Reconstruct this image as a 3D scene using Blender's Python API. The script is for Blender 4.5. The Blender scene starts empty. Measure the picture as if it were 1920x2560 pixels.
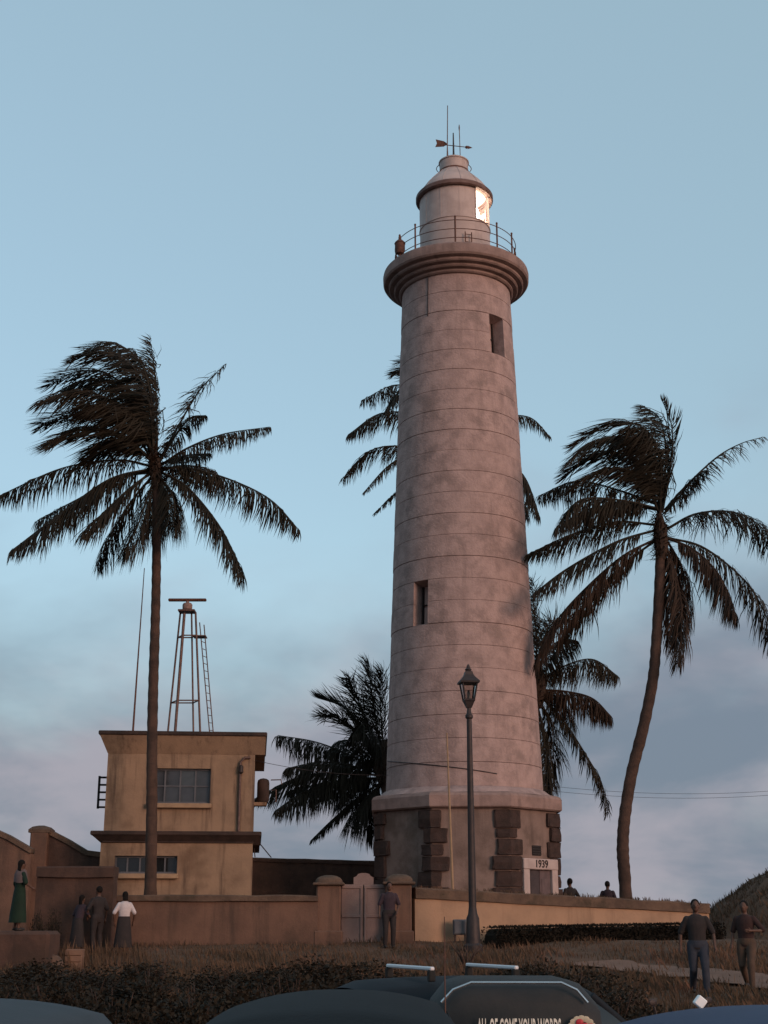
import bpy, bmesh, math, random
import numpy as np
from mathutils import Vector, Matrix

random.seed(7)
R = math.radians
scene = bpy.context.scene
COL = scene.collection

# ---------------------------------------------------------------- camera, sky, sun, exposure
F, EYE = 3400.0, 2.0                       # focal length in photo pixels (1920 x 2560), eye height
TH = math.atan(1030 / 3400)                # upward pitch
cam = bpy.data.cameras.new('camera')
cam.sensor_fit = 'HORIZONTAL'; cam.sensor_width = 36.0; cam.lens = F / 1920 * 36.0
cam.clip_start = 0.1; cam.clip_end = 20000
camo = bpy.data.objects.new('camera', cam); COL.objects.link(camo)
camo.location = (0, 0, EYE); camo.rotation_euler = (math.pi / 2 + TH, 0, 0)
scene.camera = camo

SUN_AZ, SUN_EL = R(138), R(10)              # compass style: from +Y towards +X
world = bpy.data.worlds.new('World'); scene.world = world; world.use_nodes = True
wn, wl = world.node_tree.nodes, world.node_tree.links
wn.clear()
def N(t, **k):
    n = wn.new(t)
    for a, b in k.items(): setattr(n, a, b)
    return n
def WM(op, a, b=None, c=None):
    n = N('ShaderNodeMath', operation=op)
    for i, v in enumerate((a, b, c)):
        if v is None: continue
        if isinstance(v, (int, float)): n.inputs[i].default_value = v
        else: wl.new(v, n.inputs[i])
    return n.outputs[0]
sky = N('ShaderNodeTexSky', sky_type='NISHITA')
sky.sun_disc = False; sky.sun_elevation = SUN_EL; sky.sun_rotation = SUN_AZ
sky.air_density = 1.0; sky.dust_density = 2.2; sky.ozone_density = 1.5
tc = N('ShaderNodeTexCoord'); sep = N('ShaderNodeSeparateXYZ'); wl.new(tc.outputs['Generated'], sep.inputs[0])
den = WM('ADD', WM('MAXIMUM', sep.outputs[2], 0.0), 0.34)
cmb = N('ShaderNodeCombineXYZ')
wl.new(WM('DIVIDE', sep.outputs[0], den), cmb.inputs[0]); wl.new(WM('DIVIDE', sep.outputs[1], den), cmb.inputs[1])
def cloud(scale, detail, off, dist=0.0):
    mp = N('ShaderNodeMapping'); wl.new(cmb.outputs[0], mp.inputs[0])
    mp.inputs['Location'].default_value = off; mp.inputs['Scale'].default_value = (1.7, 1.5, 1.0)
    t = N('ShaderNodeTexNoise'); wl.new(mp.outputs[0], t.inputs[0])
    t.inputs['Scale'].default_value = scale; t.inputs['Detail'].default_value = detail
    t.inputs['Roughness'].default_value = 0.52; t.inputs['Distortion'].default_value = dist
    return t.outputs[0]
c1 = cloud(0.9, 5, (3.1, 1.7, 0), 0.3); c2 = cloud(2.6, 4, (9.4, 4.2, 2.0))
band = N('ShaderNodeMapRange', interpolation_type='SMOOTHSTEP'); wl.new(sep.outputs[2], band.inputs[0])
band.inputs[1].default_value = 0.46; band.inputs[2].default_value = 0.02
band.inputs[3].default_value = -0.12; band.inputs[4].default_value = 0.34
cov = WM('ADD', WM('ADD', WM('MULTIPLY', c1, 0.75), WM('MULTIPLY', c2, 0.25)), band.outputs[0])
msk = N('ShaderNodeMapRange', interpolation_type='SMOOTHSTEP'); wl.new(cov, msk.inputs[0])
msk.inputs[1].default_value = 0.40; msk.inputs[2].default_value = 0.86
msk.inputs[3].default_value = 0.0; msk.inputs[4].default_value = 0.94
CLOUD = N('ShaderNodeMix', data_type='RGBA'); ccon = N('ShaderNodeMapRange', interpolation_type='SMOOTHSTEP'); wl.new(cloud(1.7, 5, (5.2, 7.7, 1.0), .2), ccon.inputs[0])
ccon.inputs[1].default_value = .36; ccon.inputs[2].default_value = .66; wl.new(ccon.outputs[0], CLOUD.inputs['Factor'])
CLOUD.inputs['A'].default_value = (.53, .66, .86, 1); CLOUD.inputs['B'].default_value = (1.08, 1.02, 1.18, 1)
mix = N('ShaderNodeMix', data_type='RGBA'); wl.new(msk.outputs[0], mix.inputs['Factor'])
veil = N('ShaderNodeMix', data_type='RGBA'); veil.inputs['Factor'].default_value = 0.68      # thin even high cloud
wl.new(sky.outputs[0], veil.inputs['A']); veil.inputs['B'].default_value = (1.06, 1.50, 1.66, 1)
wl.new(veil.outputs['Result'], mix.inputs['A']); wl.new(CLOUD.outputs['Result'], mix.inputs['B'])
bg = N('ShaderNodeBackground'); wl.new(mix.outputs['Result'], bg.inputs[0]); bg.inputs[1].default_value = 0.14
out = N('ShaderNodeOutputWorld'); wl.new(bg.outputs[0], out.inputs[0])

sun = bpy.data.lights.new('sun', 'SUN'); sun.energy = 0.7; sun.angle = R(24); sun.color = (1.0, 0.60, 0.46)
suno = bpy.data.objects.new('sun', sun); COL.objects.link(suno)
sdir = Vector((math.sin(SUN_AZ) * math.cos(SUN_EL), math.cos(SUN_AZ) * math.cos(SUN_EL), math.sin(SUN_EL)))
suno.rotation_euler = (-sdir).to_track_quat('-Z', 'Y').to_euler(); suno.location = (20, -20, 30)

vs = scene.view_settings
vs.view_transform = 'Standard'; vs.look = 'None'; vs.gamma = 1.0; vs.exposure = 1.3; vs.use_curve_mapping = False
scene.render.engine = 'CYCLES'
scene.cycles.use_denoising = True
scene.cycles.transparent_max_bounces = 12

# ---------------------------------------------------------------- helpers
def at(px, py, Y):
    """world point seen at photo pixel (px, py) at distance Y"""
    u, v = (px - 960) / F, (1280 - py) / F
    dy, dz = math.cos(TH) - v * math.sin(TH), math.sin(TH) + v * math.cos(TH)
    k = Y / dy
    return Vector((u * k, Y, EYE + dz * k))

def interp(x, xs, ys): return float(np.interp(x, xs, ys))
GX = [-40, 7, 9.5, 17, 24, 28, 31, 33, 34.5, 36, 52, 56, 62, 5000]
GZ = [.25, .25, 0, 0, .65, .9, 1.07, 1.38, 1.6, 1.62, 1.62, .5, -6, -7]
def zg(x, y):
    n = .05 * math.sin(x * 1.3 + y * .7) * math.sin(y * .9 - x * .4) if 18 < y < 55 else 0
    return interp(y, GX, GZ) + n * (1 if y < 33 else .4)

MATS = {}
def rgb(c): return (c[0], c[1], c[2], 1)
def pmat(name, c1, c2=None, scale=2.0, rough=.85, bump=.25, bscale=30, streak=None, sfac=.6, sscale=(2.5, 2.5, .22),
         metal=0.0, spec=.3, c3=None, c3scale=.6, coat=0.0, band=None):
    if name in MATS: return MATS[name]
    m = bpy.data.materials.new(name); m.use_nodes = True; MATS[name] = m
    nt = m.node_tree; n = nt.nodes; l = nt.links
    p = n['Principled BSDF']
    p.inputs['Roughness'].default_value = rough; p.inputs['Metallic'].default_value = metal
    p.inputs['Specular IOR Level'].default_value = spec; p.inputs['Coat Weight'].default_value = coat
    t = n.new('ShaderNodeTexCoord')
    def noise(sc, det, vec=None, rgh=.6):
        x = n.new('ShaderNodeTexNoise'); l.new(vec or t.outputs['Object'], x.inputs[0])
        x.inputs['Scale'].default_value = sc; x.inputs['Detail'].default_value = det; x.inputs['Roughness'].default_value = rgh
        return x.outputs[0]
    def ramp(v, a, b):
        r = n.new('ShaderNodeMapRange'); r.interpolation_type = 'SMOOTHSTEP'; l.new(v, r.inputs[0])
        r.inputs[1].default_value = a; r.inputs[2].default_value = b; return r.outputs[0]
    def mx(f, a, b):
        x = n.new('ShaderNodeMix'); x.data_type = 'RGBA'
        l.new(f, x.inputs['Factor'])
        for k, v in (('A', a), ('B', b)):
            if isinstance(v, tuple): x.inputs[k].default_value = rgb(v)
            else: l.new(v, x.inputs[k])
        return x.outputs['Result']
    c2 = c2 or tuple(v * .75 for v in c1)
    col = mx(ramp(noise(scale, 6), .32, .68), c1, c2)
    if c3: col = mx(ramp(noise(c3scale, 5), .5, .72), col, c3)
    if streak:
        mp = n.new('ShaderNodeMapping'); l.new(t.outputs['Object'], mp.inputs[0]); mp.inputs['Scale'].default_value = sscale
        s = ramp(noise(1.0, 6, mp.outputs[0], .65), .5, .75)
        q = n.new('ShaderNodeMath'); q.operation = 'MULTIPLY'; l.new(s, q.inputs[0]); q.inputs[1].default_value = sfac
        col = mx(q.outputs[0], col, streak)
    l.new(col, p.inputs['Base Color'])
    if bump:
        b = n.new('ShaderNodeBump'); b.inputs['Strength'].default_value = bump; b.inputs['Distance'].default_value = .03
        l.new(noise(bscale, 6), b.inputs['Height']); l.new(b.outputs[0], p.inputs['Normal'])
    return m

M = dict(
 stone=pmat('stone', (.385, .272, .248), (.285, .2, .183), 2.6, .92, .7, 14, streak=(.2, .142, .13), sfac=.55, sscale=(3.5, 3.5, .3), c3=(.235, .168, .153), c3scale=1.3),
 mortar=pmat('mortar', (.36, .25, .228), (.3, .21, .19), 4),
 gallery_stone=pmat('gallery_stone', (.28, .19, .168), (.2, .135, .118), 2.2, .9, .4, 18, streak=(.07, .048, .04), sfac=.6),
 base_plaster=pmat('base_plaster', (.215, .15, .128), (.155, .108, .092), 1.6, .92, .35, 16, streak=(.085, .058, .048), sfac=.75, c3=(.11, .075, .06), c3scale=.8),
 quoin=pmat('quoin', (.055, .033, .028), (.034, .022, .019), 5, .95, .6, 20),
 lantern_white=pmat('lantern_white', (.46, .36, .33), (.37, .285, .26), 2, .55, .15, 25, streak=(.22, .15, .125), sfac=.5),
 rust=pmat('rust', (.13, .06, .042), (.08, .038, .03), 8, .8, .3, 40),
 eave=pmat('eave', (.11, .06, .05), (.17, .105, .09), 4, .7, .2, 30),
 iron=pmat('iron', (.032, .027, .028), (.05, .036, .034), 9, .55, .15, 50, metal=.3),
 galv=pmat('galv', (.16, .1, .085), (.10, .06, .052), 6, .6, .15, 50, metal=.2),
 door_white=pmat('door_white', (.44, .35, .325), (.36, .28, .26), 3, .75, .15, 30, streak=(.2, .145, .125), sfac=.4),
 door_dark=pmat('door_dark', (.06, .045, .047), (.042, .032, .034), 4, .7, .2, 30),
 door_grey=pmat('door_grey', (.12, .083, .083), (.085, .06, .062), 4, .7, .2, 30),
 dark=pmat('dark', (.02, .017, .017), (.012, .01, .01), 4),
 ochre=pmat('ochre', (.275, .178, .115), (.215, .14, .092), 1.4, .9, .3, 18, streak=(.08, .05, .036), sfac=.9, sscale=(4.5, 4.5, .35), c3=(.15, .092, .058), c3scale=.7),
 roof_edge=pmat('roof_edge', (.055, .034, .028), (.03, .021, .018), 3, .9, .4, 20),
 sill=pmat('sill', (.33, .215, .13), (.25, .165, .105), 4, .85, .2, 25),
 frame=pmat('frame', (.10, .10, .11), (.07, .07, .08), 4, .5, .1, 30),
 wall_yellow=pmat('wall_yellow', (.36, .225, .145), (.28, .178, .117), 1.5, .9, .3, 18, streak=(.15, .092, .062), sfac=.6),
 wall_brown=pmat('wall_brown', (.155, .086, .06), (.11, .062, .045), 1.3, .92, .35, 16, streak=(.05, .034, .027), sfac=.7, c3=(.075, .046, .034), c3scale=.8),
 wall_dark=pmat('wall_dark', (.085, .047, .035), (.05, .03, .024), 1.6, .95, .5, 14, streak=(.03, .021, .018), sfac=.6, c3=(.04, .027, .02)),
 coping=pmat('coping', (.13, .083, .058), (.078, .05, .037), 2.4, .95, .5, 20, c3=(.05, .037, .025), c3scale=2),
 gate=pmat('gate', (.21, .145, .13), (.16, .108, .098), 1.8, .7, .2, 30, streak=(.08, .05, .045), sfac=.5),
 trunk=pmat('trunk', (.08, .046, .034), (.045, .028, .022), 3, .95, .6, 12, streak=(.027, .019, .016), sfac=.6, sscale=(1.2, 1.2, 5)),
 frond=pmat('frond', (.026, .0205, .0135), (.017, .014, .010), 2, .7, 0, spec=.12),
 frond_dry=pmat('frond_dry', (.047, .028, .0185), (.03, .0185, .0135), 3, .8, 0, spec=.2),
 ground=pmat('ground', (.12, .07, .046), (.085, .053, .035), .8, 1, .5, 6, c3=(.115, .066, .045), c3scale=.35),
 asphalt=pmat('asphalt', (.055, .05, .05), (.04, .037, .037), 3, .95, .4, 60),
 soil=pmat('soil', (.2, .115, .083), (.15, .087, .063), 1.5, 1, .5, 12),
 grass=pmat('grass', (.11, .062, .037), (.068, .044, .026), .5, .9, 0, c3=(.135, .068, .046), c3scale=.9),
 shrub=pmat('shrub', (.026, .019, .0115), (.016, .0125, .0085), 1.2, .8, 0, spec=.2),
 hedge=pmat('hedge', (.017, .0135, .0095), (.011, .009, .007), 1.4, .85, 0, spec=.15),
 sea=pmat('sea', (.02, .04, .06), (.02, .035, .05), .05, .25, .5, .6),
 skin=pmat('skin', (.10, .05, .035), (.08, .042, .03), 8, .6, 0),
 hair=pmat('hair', (.008, .0065, .006), (.011, .009, .008), 20, .8, .2, 80, spec=.1),
 shirt_white=pmat('shirt_white', (.5, .44, .44), (.42, .36, .36), 6, .9, .2, 25),
 cloth_black=pmat('cloth_black', (.022, .018, .018), (.03, .023, .023), 6, .9, .2, 25),
 cloth_maroon=pmat('cloth_maroon', (.04, .02, .018), (.03, .016, .015), 6, .9, .2, 25),
 cloth_plum=pmat('cloth_plum', (.04, .026, .034), (.03, .02, .026), 6, .9, .2, 25),
 jeans=pmat('jeans', (.034, .037, .05), (.025, .028, .038), 9, .9, .2, 60),
 cloth_green=pmat('cloth_green', (.009, .024, .013), (.007, .017, .010), 4, .85, .2, 30),
 cloth_pink=pmat('cloth_pink', (.12, .082, .078), (.09, .062, .06), 4, .85, .2, 30),
 cloth_red=pmat('cloth_red', (.3, .05, .055), (.24, .04, .045), 4, .85, .2, 30),
 khaki=pmat('khaki', (.085, .052, .036), (.06, .04, .03), 5, .9, .2, 40),
 shoe=pmat('shoe', (.02, .018, .018), (.03, .026, .024), 6, .6, 0),
 paint_grey=pmat('paint_grey', (.05, .06, .07), (.043, .053, .062), 2, .75, .1, 30, spec=.15),
 paint_dark=pmat('paint_dark', (.011, .0135, .0155), (.009, .0115, .0135), 2, .75, .1, 30, spec=.12),
 paint_slate=pmat('paint_slate', (.015, .019, .024), (.012, .016, .021), 2, .75, .1, 30, spec=.15),
 paint_blue=pmat('paint_blue', (.034, .05, .098), (.03, .045, .088), 2, .65, .1, 30, spec=.2),
 glass=pmat('glass', (.012, .014, .016), (.014, .016, .018), 1, .06, 0, spec=.6),
 window_glass=pmat('window_glass', (.05, .055, .065), (.035, .04, .045), 3, .12, .05, 8, spec=.6),
 rubber=pmat('rubber', (.016, .015, .015), (.02, .019, .018), 8, .85, .2, 50),
 chrome=pmat('chrome', (.55, .55, .56), (.5, .5, .51), 3, .25, 0, metal=.85),
 white_bar=pmat('white_bar', (.62, .62, .64), (.55, .55, .57), 3, .4, 0, spec=.5),
 lamp_red=pmat('lamp_red', (.35, .02, .02), (.3, .02, .02), 3, .2, 0, spec=.5),
 canvas=pmat('canvas', (.022, .024, .025), (.03, .029, .029), 4, .75, .25, 12),
 letter=pmat('letter', (.74, .70, .60), (.66, .62, .54), 30, .6, 0),
 emblem_red=pmat('emblem_red', (.55, .04, .06), (.4, .03, .04), 30, .5, 0),
 emblem_pale=pmat('emblem_pale', (.52, .44, .32), (.42, .36, .26), 20, .6, 0),
 white_plastic=pmat('white_plastic', (.84, .84, .84), (.8, .8, .8), 3, .4, 0),
 concrete=pmat('concrete', (.11, .07, .052), (.08, .052, .04), 3, .95, .4, 20, c3=(.05, .035, .026)),
 crate=pmat('crate', (.2, .115, .078), (.16, .092, .064), 5, .85, .2, 30),
)

def emat(name, c, s):
    m = bpy.data.materials.new(name); m.use_nodes = True; nt = m.node_tree; nt.nodes.clear()
    e = nt.nodes.new('ShaderNodeEmission'); o = nt.nodes.new('ShaderNodeOutputMaterial')
    e.inputs[0].default_value = rgb(c); e.inputs[1].default_value = s; nt.links.new(e.outputs[0], o.inputs[0]); return m
def clear_glass(name, tint=(1, 1, 1)):
    m = bpy.data.materials.new(name); m.use_nodes = True; nt = m.node_tree; nt.nodes.clear()
    t = nt.nodes.new('ShaderNodeBsdfTransparent'); g = nt.nodes.new('ShaderNodeBsdfGlossy'); mx = nt.nodes.new('ShaderNodeMixShader')
    fr = nt.nodes.new('ShaderNodeFresnel'); fr.inputs[0].default_value = 1.5
    t.inputs[0].default_value = rgb(tint); g.inputs['Roughness'].default_value = .03
    o = nt.nodes.new('ShaderNodeOutputMaterial'); nt.links.new(fr.outputs[0], mx.inputs[0])
    nt.links.new(t.outputs[0], mx.inputs[1]); nt.links.new(g.outputs[0], mx.inputs[2]); nt.links.new(mx.outputs[0], o.inputs[0]); return m
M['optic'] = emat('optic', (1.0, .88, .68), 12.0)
M['pane'] = clear_glass('pane'); M['lamp_pane'] = clear_glass('lamp_pane', (.75, .72, .70))

ORIG = {}
def tag(o, label=None, cat=None, group=None, kind=None):
    if label: o['label'] = label
    if cat: o['category'] = cat
    if group: o['group'] = group
    if kind: o['kind'] = kind
    return o
def thing(name, label, cat, loc, group=None, rz=0.0):
    o = bpy.data.objects.new(name, None); COL.objects.link(o); o.location = loc; o.rotation_euler = (0, 0, rz)
    o.empty_display_size = .2; ORIG[o] = Vector(loc) if rz == 0 else Vector((0, 0, 0))
    return tag(o, label, cat, group)
def addmesh(name, me, mat, parent=None, origin=None):
    if mat is not None and not me.materials: me.materials.append(M[mat] if isinstance(mat, str) else mat)
    o = bpy.data.objects.new(name, me); COL.objects.link(o)
    if parent is not None: o.parent = parent; ORIG[o] = ORIG[parent]
    else: ORIG[o] = origin or Vector((0, 0, 0)); o.location = ORIG[o]
    return o

class MB:
    """collects shapes in world (or thing-local) coordinates and links them as ONE mesh object"""
    def __init__(s): s.v = []; s.f = []
    def add(s, vs, fs):
        b = len(s.v); s.v += [tuple(v) for v in vs]; s.f += [tuple(i + b for i in f) for f in fs]; return s
    def box(s, c, d, rz=0.0, rx=0.0, ry=0.0, ch=0.0):
        hx, hy, hz = d[0] / 2, d[1] / 2, d[2] / 2
        m = Matrix.Rotation(rz, 3, 'Z') @ Matrix.Rotation(ry, 3, 'Y') @ Matrix.Rotation(rx, 3, 'X'); c = Vector(c)
        if ch > 0:
            bm = bmesh.new(); bmesh.ops.create_cube(bm, size=1, matrix=Matrix.Diagonal((d[0], d[1], d[2], 1)))
            bmesh.ops.bevel(bm, geom=bm.edges[:], offset=min(ch, min(d) * .45), segments=1, affect='EDGES')
            bm.verts.index_update()
            s.add([c + m @ v.co for v in bm.verts], [[v.index for v in f.verts] for f in bm.faces]); bm.free(); return s
        vs = [c + m @ Vector((x, y, z)) for x in (-hx, hx) for y in (-hy, hy) for z in (-hz, hz)]
        return s.add(vs, [(0, 1, 3, 2), (4, 6, 7, 5), (0, 4, 5, 1), (2, 3, 7, 6), (0, 2, 6, 4), (1, 5, 7, 3)])
    def tube(s, pts, rad, n=8, cap=True, flat=None):
        pts = [Vector(p) for p in pts]
        if not hasattr(rad, '__len__'): rad = [rad] * len(pts)
        vs, fs = [], []; up = Vector((0, 0, 1)); prev = None
        for i, p in enumerate(pts):
            t = (pts[min(i + 1, len(pts) - 1)] - pts[max(i - 1, 0)]).normalized()
            if prev is None:
                a = t.cross(up) if abs(t.z) < .95 else t.cross(Vector((0, 1, 0)))
            else: a = prev - t * prev.dot(t)
            a.normalize(); b = t.cross(a).normalized(); prev = a
            for k in range(n):
                w = 2 * math.pi * k / n; vs.append(p + (a * math.cos(w) + b * math.sin(w)) * rad[i])
        for i in range(len(pts) - 1):
            for k in range(n):
                fs.append((i * n + k, i * n + (k + 1) % n, (i + 1) * n + (k + 1) % n, (i + 1) * n + k))
        if cap: fs += [tuple(range(n))[::-1], tuple((len(pts) - 1) * n + k for k in range(n))]
        return s.add(vs, fs)
    def lathe(s, c, prof, n=48, a0=0.0, a1=2 * math.pi, phase=0.0):
        """prof: (r, z) list; angle measured from -Y (towards the camera) to +X"""
        full = abs(a1 - a0 - 2 * math.pi) < 1e-6; m = n if full else n + 1; vs, fs = [], []
        for r, z in prof:
            for k in range(m):
                w = a0 + (a1 - a0) * k / n + phase; vs.append((c[0] + r * math.sin(w), c[1] - r * math.cos(w), c[2] + z))
        for i in range(len(prof) - 1):
            for k in range(n):
                k2 = (k + 1) % m if full else k + 1
                fs.append((i * m + k, i * m + k2, (i + 1) * m + k2, (i + 1) * m + k))
        return s.add(vs, fs)
    def ellipsoid(s, c, r, n=12, m=8):
        prof = []; c = Vector(c); vs, fs = [], []
        for i in range(m + 1):
            th = math.pi * i / m
            for k in range(n):
                w = 2 * math.pi * k / n
                vs.append(c + Vector((r[0] * math.sin(th) * math.cos(w), r[1] * math.sin(th) * math.sin(w), r[2] * math.cos(th))))
        for i in range(m):
            for k in range(n): fs.append((i * n + k, (i + 1) * n + k, (i + 1) * n + (k + 1) % n, i * n + (k + 1) % n))
        return s.add(vs, fs)
    def prism(s, poly, d):
        """poly: list of points (one face), d: extrusion vector"""
        d = Vector(d); n = len(poly); p = [Vector(q) for q in poly]
        fs = [tuple(range(n)), tuple(range(2 * n - 1, n - 1, -1))] + [(i, i + n, (i + 1) % n + n, (i + 1) % n) for i in range(n)]
        return s.add(p + [q + d for q in p], fs)
    def loft(s, rings, closed=True, cap=True):
        n = len(rings[0]); vs = [v for r in rings for v in r]; fs = []
        for i in range(len(rings) - 1):
            for k in range(n if closed else n - 1):
                fs.append((i * n + k, i * n + (k + 1) % n, (i + 1) * n + (k + 1) % n, (i + 1) * n + k))
        if cap and closed: fs += [tuple(range(n))[::-1], tuple((len(rings) - 1) * n + k for k in range(n))]
        return s.add(vs, fs)
    def build(s, name, mat, parent=None, smooth=None, recalc=True, base=False):
        o = ORIG[parent] if parent is not None else Vector((0, 0, 0))
        if base and parent is None:
            a = np.array(s.v); o = Vector(((a[:, 0].min() + a[:, 0].max()) / 2, (a[:, 1].min() + a[:, 1].max()) / 2, a[:, 2].min()))
        me = bpy.data.meshes.new(name); me.from_pydata([(v[0] - o.x, v[1] - o.y, v[2] - o.z) for v in s.v], [], s.f)
        if recalc:
            bm = bmesh.new(); bm.from_mesh(me); bmesh.ops.recalc_face_normals(bm, faces=bm.faces); bm.to_mesh(me); bm.free()
        if smooth:
            for p in me.polygons: p.use_smooth = True
            me.set_sharp_from_angle(angle=R(smooth))
        return addmesh(name, me, mat, parent, o)

def copy_tree(o, parent=None):
    c = o.copy(); COL.objects.link(c); ORIG[c] = ORIG.get(o, Vector())
    if parent is not None: c.parent = parent
    for ch in o.children: copy_tree(ch, c)
    return c

def text_mesh(body, size, depth, font_scale=(1, 1)):
    cu = bpy.data.curves.new('t', 'FONT'); cu.body = body; cu.size = size; cu.extrude = depth; cu.align_x = 'CENTER'; cu.align_y = 'CENTER'
    cu.resolution_u = 3; cu.offset = size * .012
    ob = bpy.data.objects.new('t', cu); COL.objects.link(ob)
    me = bpy.data.meshes.new_from_object(ob.evaluated_get(bpy.context.evaluated_depsgraph_get()))
    bpy.data.objects.remove(ob); bpy.data.curves.remove(cu)
    return me

# ---------------------------------------------------------------- the setting: ground, sea, path, parking
xs = np.concatenate([[-6000, -1500, -300, -90], np.linspace(-40, 40, 121), [90, 300, 1500, 6000]])
ys = np.concatenate([[-1500, -200, -30], np.linspace(-6, 64, 141), [90, 200, 800, 3000, 9000]])
gv = [(x, y, zg(x, y) + (random.gauss(0, .015) if 18 < y < 50 and abs(x) < 40 else 0)) for y in ys for x in xs]
nx = len(xs)
gf = [(j * nx + i, j * nx + i + 1, (j + 1) * nx + i + 1, (j + 1) * nx + i) for j in range(len(ys) - 1) for i in range(nx - 1)]
me = bpy.data.meshes.new('ground'); me.from_pydata(gv, [], gf)
for p in me.polygons: p.use_smooth = True
tag(addmesh('ground', me, 'ground'), kind='structure')
tag(MB().add([(-9000, 54, -4), (9000, 54, -4), (9000, 12000, -4), (-9000, 12000, -4)], [(0, 1, 2, 3)]).build('sea', 'sea'), kind='structure')
pk = MB(); NX, NY = 30, 22
pk.add([(-30 + 60 * i / NX, -6 + 23.5 * j / NY, zg(-30 + 60 * i / NX, -6 + 23.5 * j / NY) + .012) for j in range(NY + 1) for i in range(NX + 1)],
       [(j * (NX + 1) + i, j * (NX + 1) + i + 1, (j + 1) * (NX + 1) + i + 1, (j + 1) * (NX + 1) + i) for j in range(NY) for i in range(NX)])
tag(pk.build('road', 'asphalt'), kind='structure')
# trodden earth path crossing the bank on the right
pa = MB(); pts = [(4.6, 31.6), (5.6, 30.6), (6.6, 29.2), (7.4, 27.4), (8.0, 25.4), (8.4, 23.2), (8.7, 20.5), (8.8, 18.0)]
sub = []
for i in range(len(pts) - 1):
    for k in range(5): sub.append((pts[i][0] + (pts[i + 1][0] - pts[i][0]) * k / 5, pts[i][1] + (pts[i + 1][1] - pts[i][1]) * k / 5))
row = []
for i, (x, y) in enumerate(sub):
    w = .75 + .15 * math.sin(i * 1.7); tx, ty = (.8, .6)
    row.append([(x + tx * w * s + .04 * random.random(), y + ty * w * s) for s in (-1, -.5, 0, .5, 1)])
pa.add([(x, y, zg(x, y) + .05) for r in row for x, y in r], [(i * 5 + k, i * 5 + k + 1, (i + 1) * 5 + k + 1, (i + 1) * 5 + k) for i in range(len(row) - 1) for k in range(4)])
tag(pa.build('path', 'soil', smooth=60), kind='structure')

# grassy rampart mound at the right edge
def mound_h(x, y):
    d = math.hypot((x - 13.6) / 5.4, (y - 39.0) / 5.0)
    return 2.55 * max(0, 1 - d * d) ** .9 if d < 1 else 0
mv, mf = [], []; NM = 34
for j in range(NM + 1):
    for i in range(NM + 1):
        x, y = 8.0 + 11.2 * i / NM, 33.8 + 10.4 * j / NM
        h = mound_h(x, y); mv.append((x, y, zg(x, y) - .15 + h + (random.gauss(0, .05) if h > 0 else 0)))
for j in range(NM):
    for i in range(NM): mf.append((j * (NM + 1) + i, j * (NM + 1) + i + 1, (j + 1) * (NM + 1) + i + 1, (j + 1) * (NM + 1) + i))
tag(MB().add(mv, mf).build('hill', 'ground', smooth=80), kind='structure')

# ---------------------------------------------------------------- lighthouse
TX, TY, TZ = 2.44, 42.0, 1.62
T = thing('lighthouse', 'tall tapering stone lighthouse with white lantern room and round gallery', 'lighthouse', (TX, TY, TZ))
C0 = (TX, TY, 0)
Z0, Z1, RB, RT = 5.80, 22.36, 2.385, 1.815
NC = 24; CH = (Z1 - Z0) / NC
def rs(z): return RB + (RT - RB) * (z - Z0) / (Z1 - Z0)
MB().lathe(C0, [(rs(z) - .42, z) for z in (5.2, 10, 16, 22.4)], 48).build('core', 'mortar', T, smooth=60)
WIN = [(20, 22, 41, 9.6), (7, 9, -37.5, 7.0)]            # first course, end course, azimuth, half width (degrees)
rr = random.Random(3)
for k in range(NC):
    z0, z1 = Z0 + k * CH, Z0 + (k + 1) * CH; dr = rr.uniform(-.006, .009); g = .008
    prof = [(rs(z0) - .11, z0 + .002), (rs(z0) - .010, z0 + .003), (rs(z0) + dr - .006, z0 + g * .7), (rs(z0) + dr, z0 + g * 1.5),
            (rs((z0 + z1) / 2) + dr + .004, (z0 + z1) / 2), (rs(z1) + dr, z1 - g * 1.2), (rs(z1) + dr - .008, z1 - g * .5), (rs(z1) - .11, z1 - .002)]
    a0, a1 = 0, 2 * math.pi
    for (ka, kb, az, hw) in WIN:
        if ka <= k < kb: a0, a1 = R(az + hw), R(az - hw) + 2 * math.pi
    MB().lathe(C0, prof, 96, a0, a1).build('stone_course', 'stone', T, smooth=40)
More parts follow.
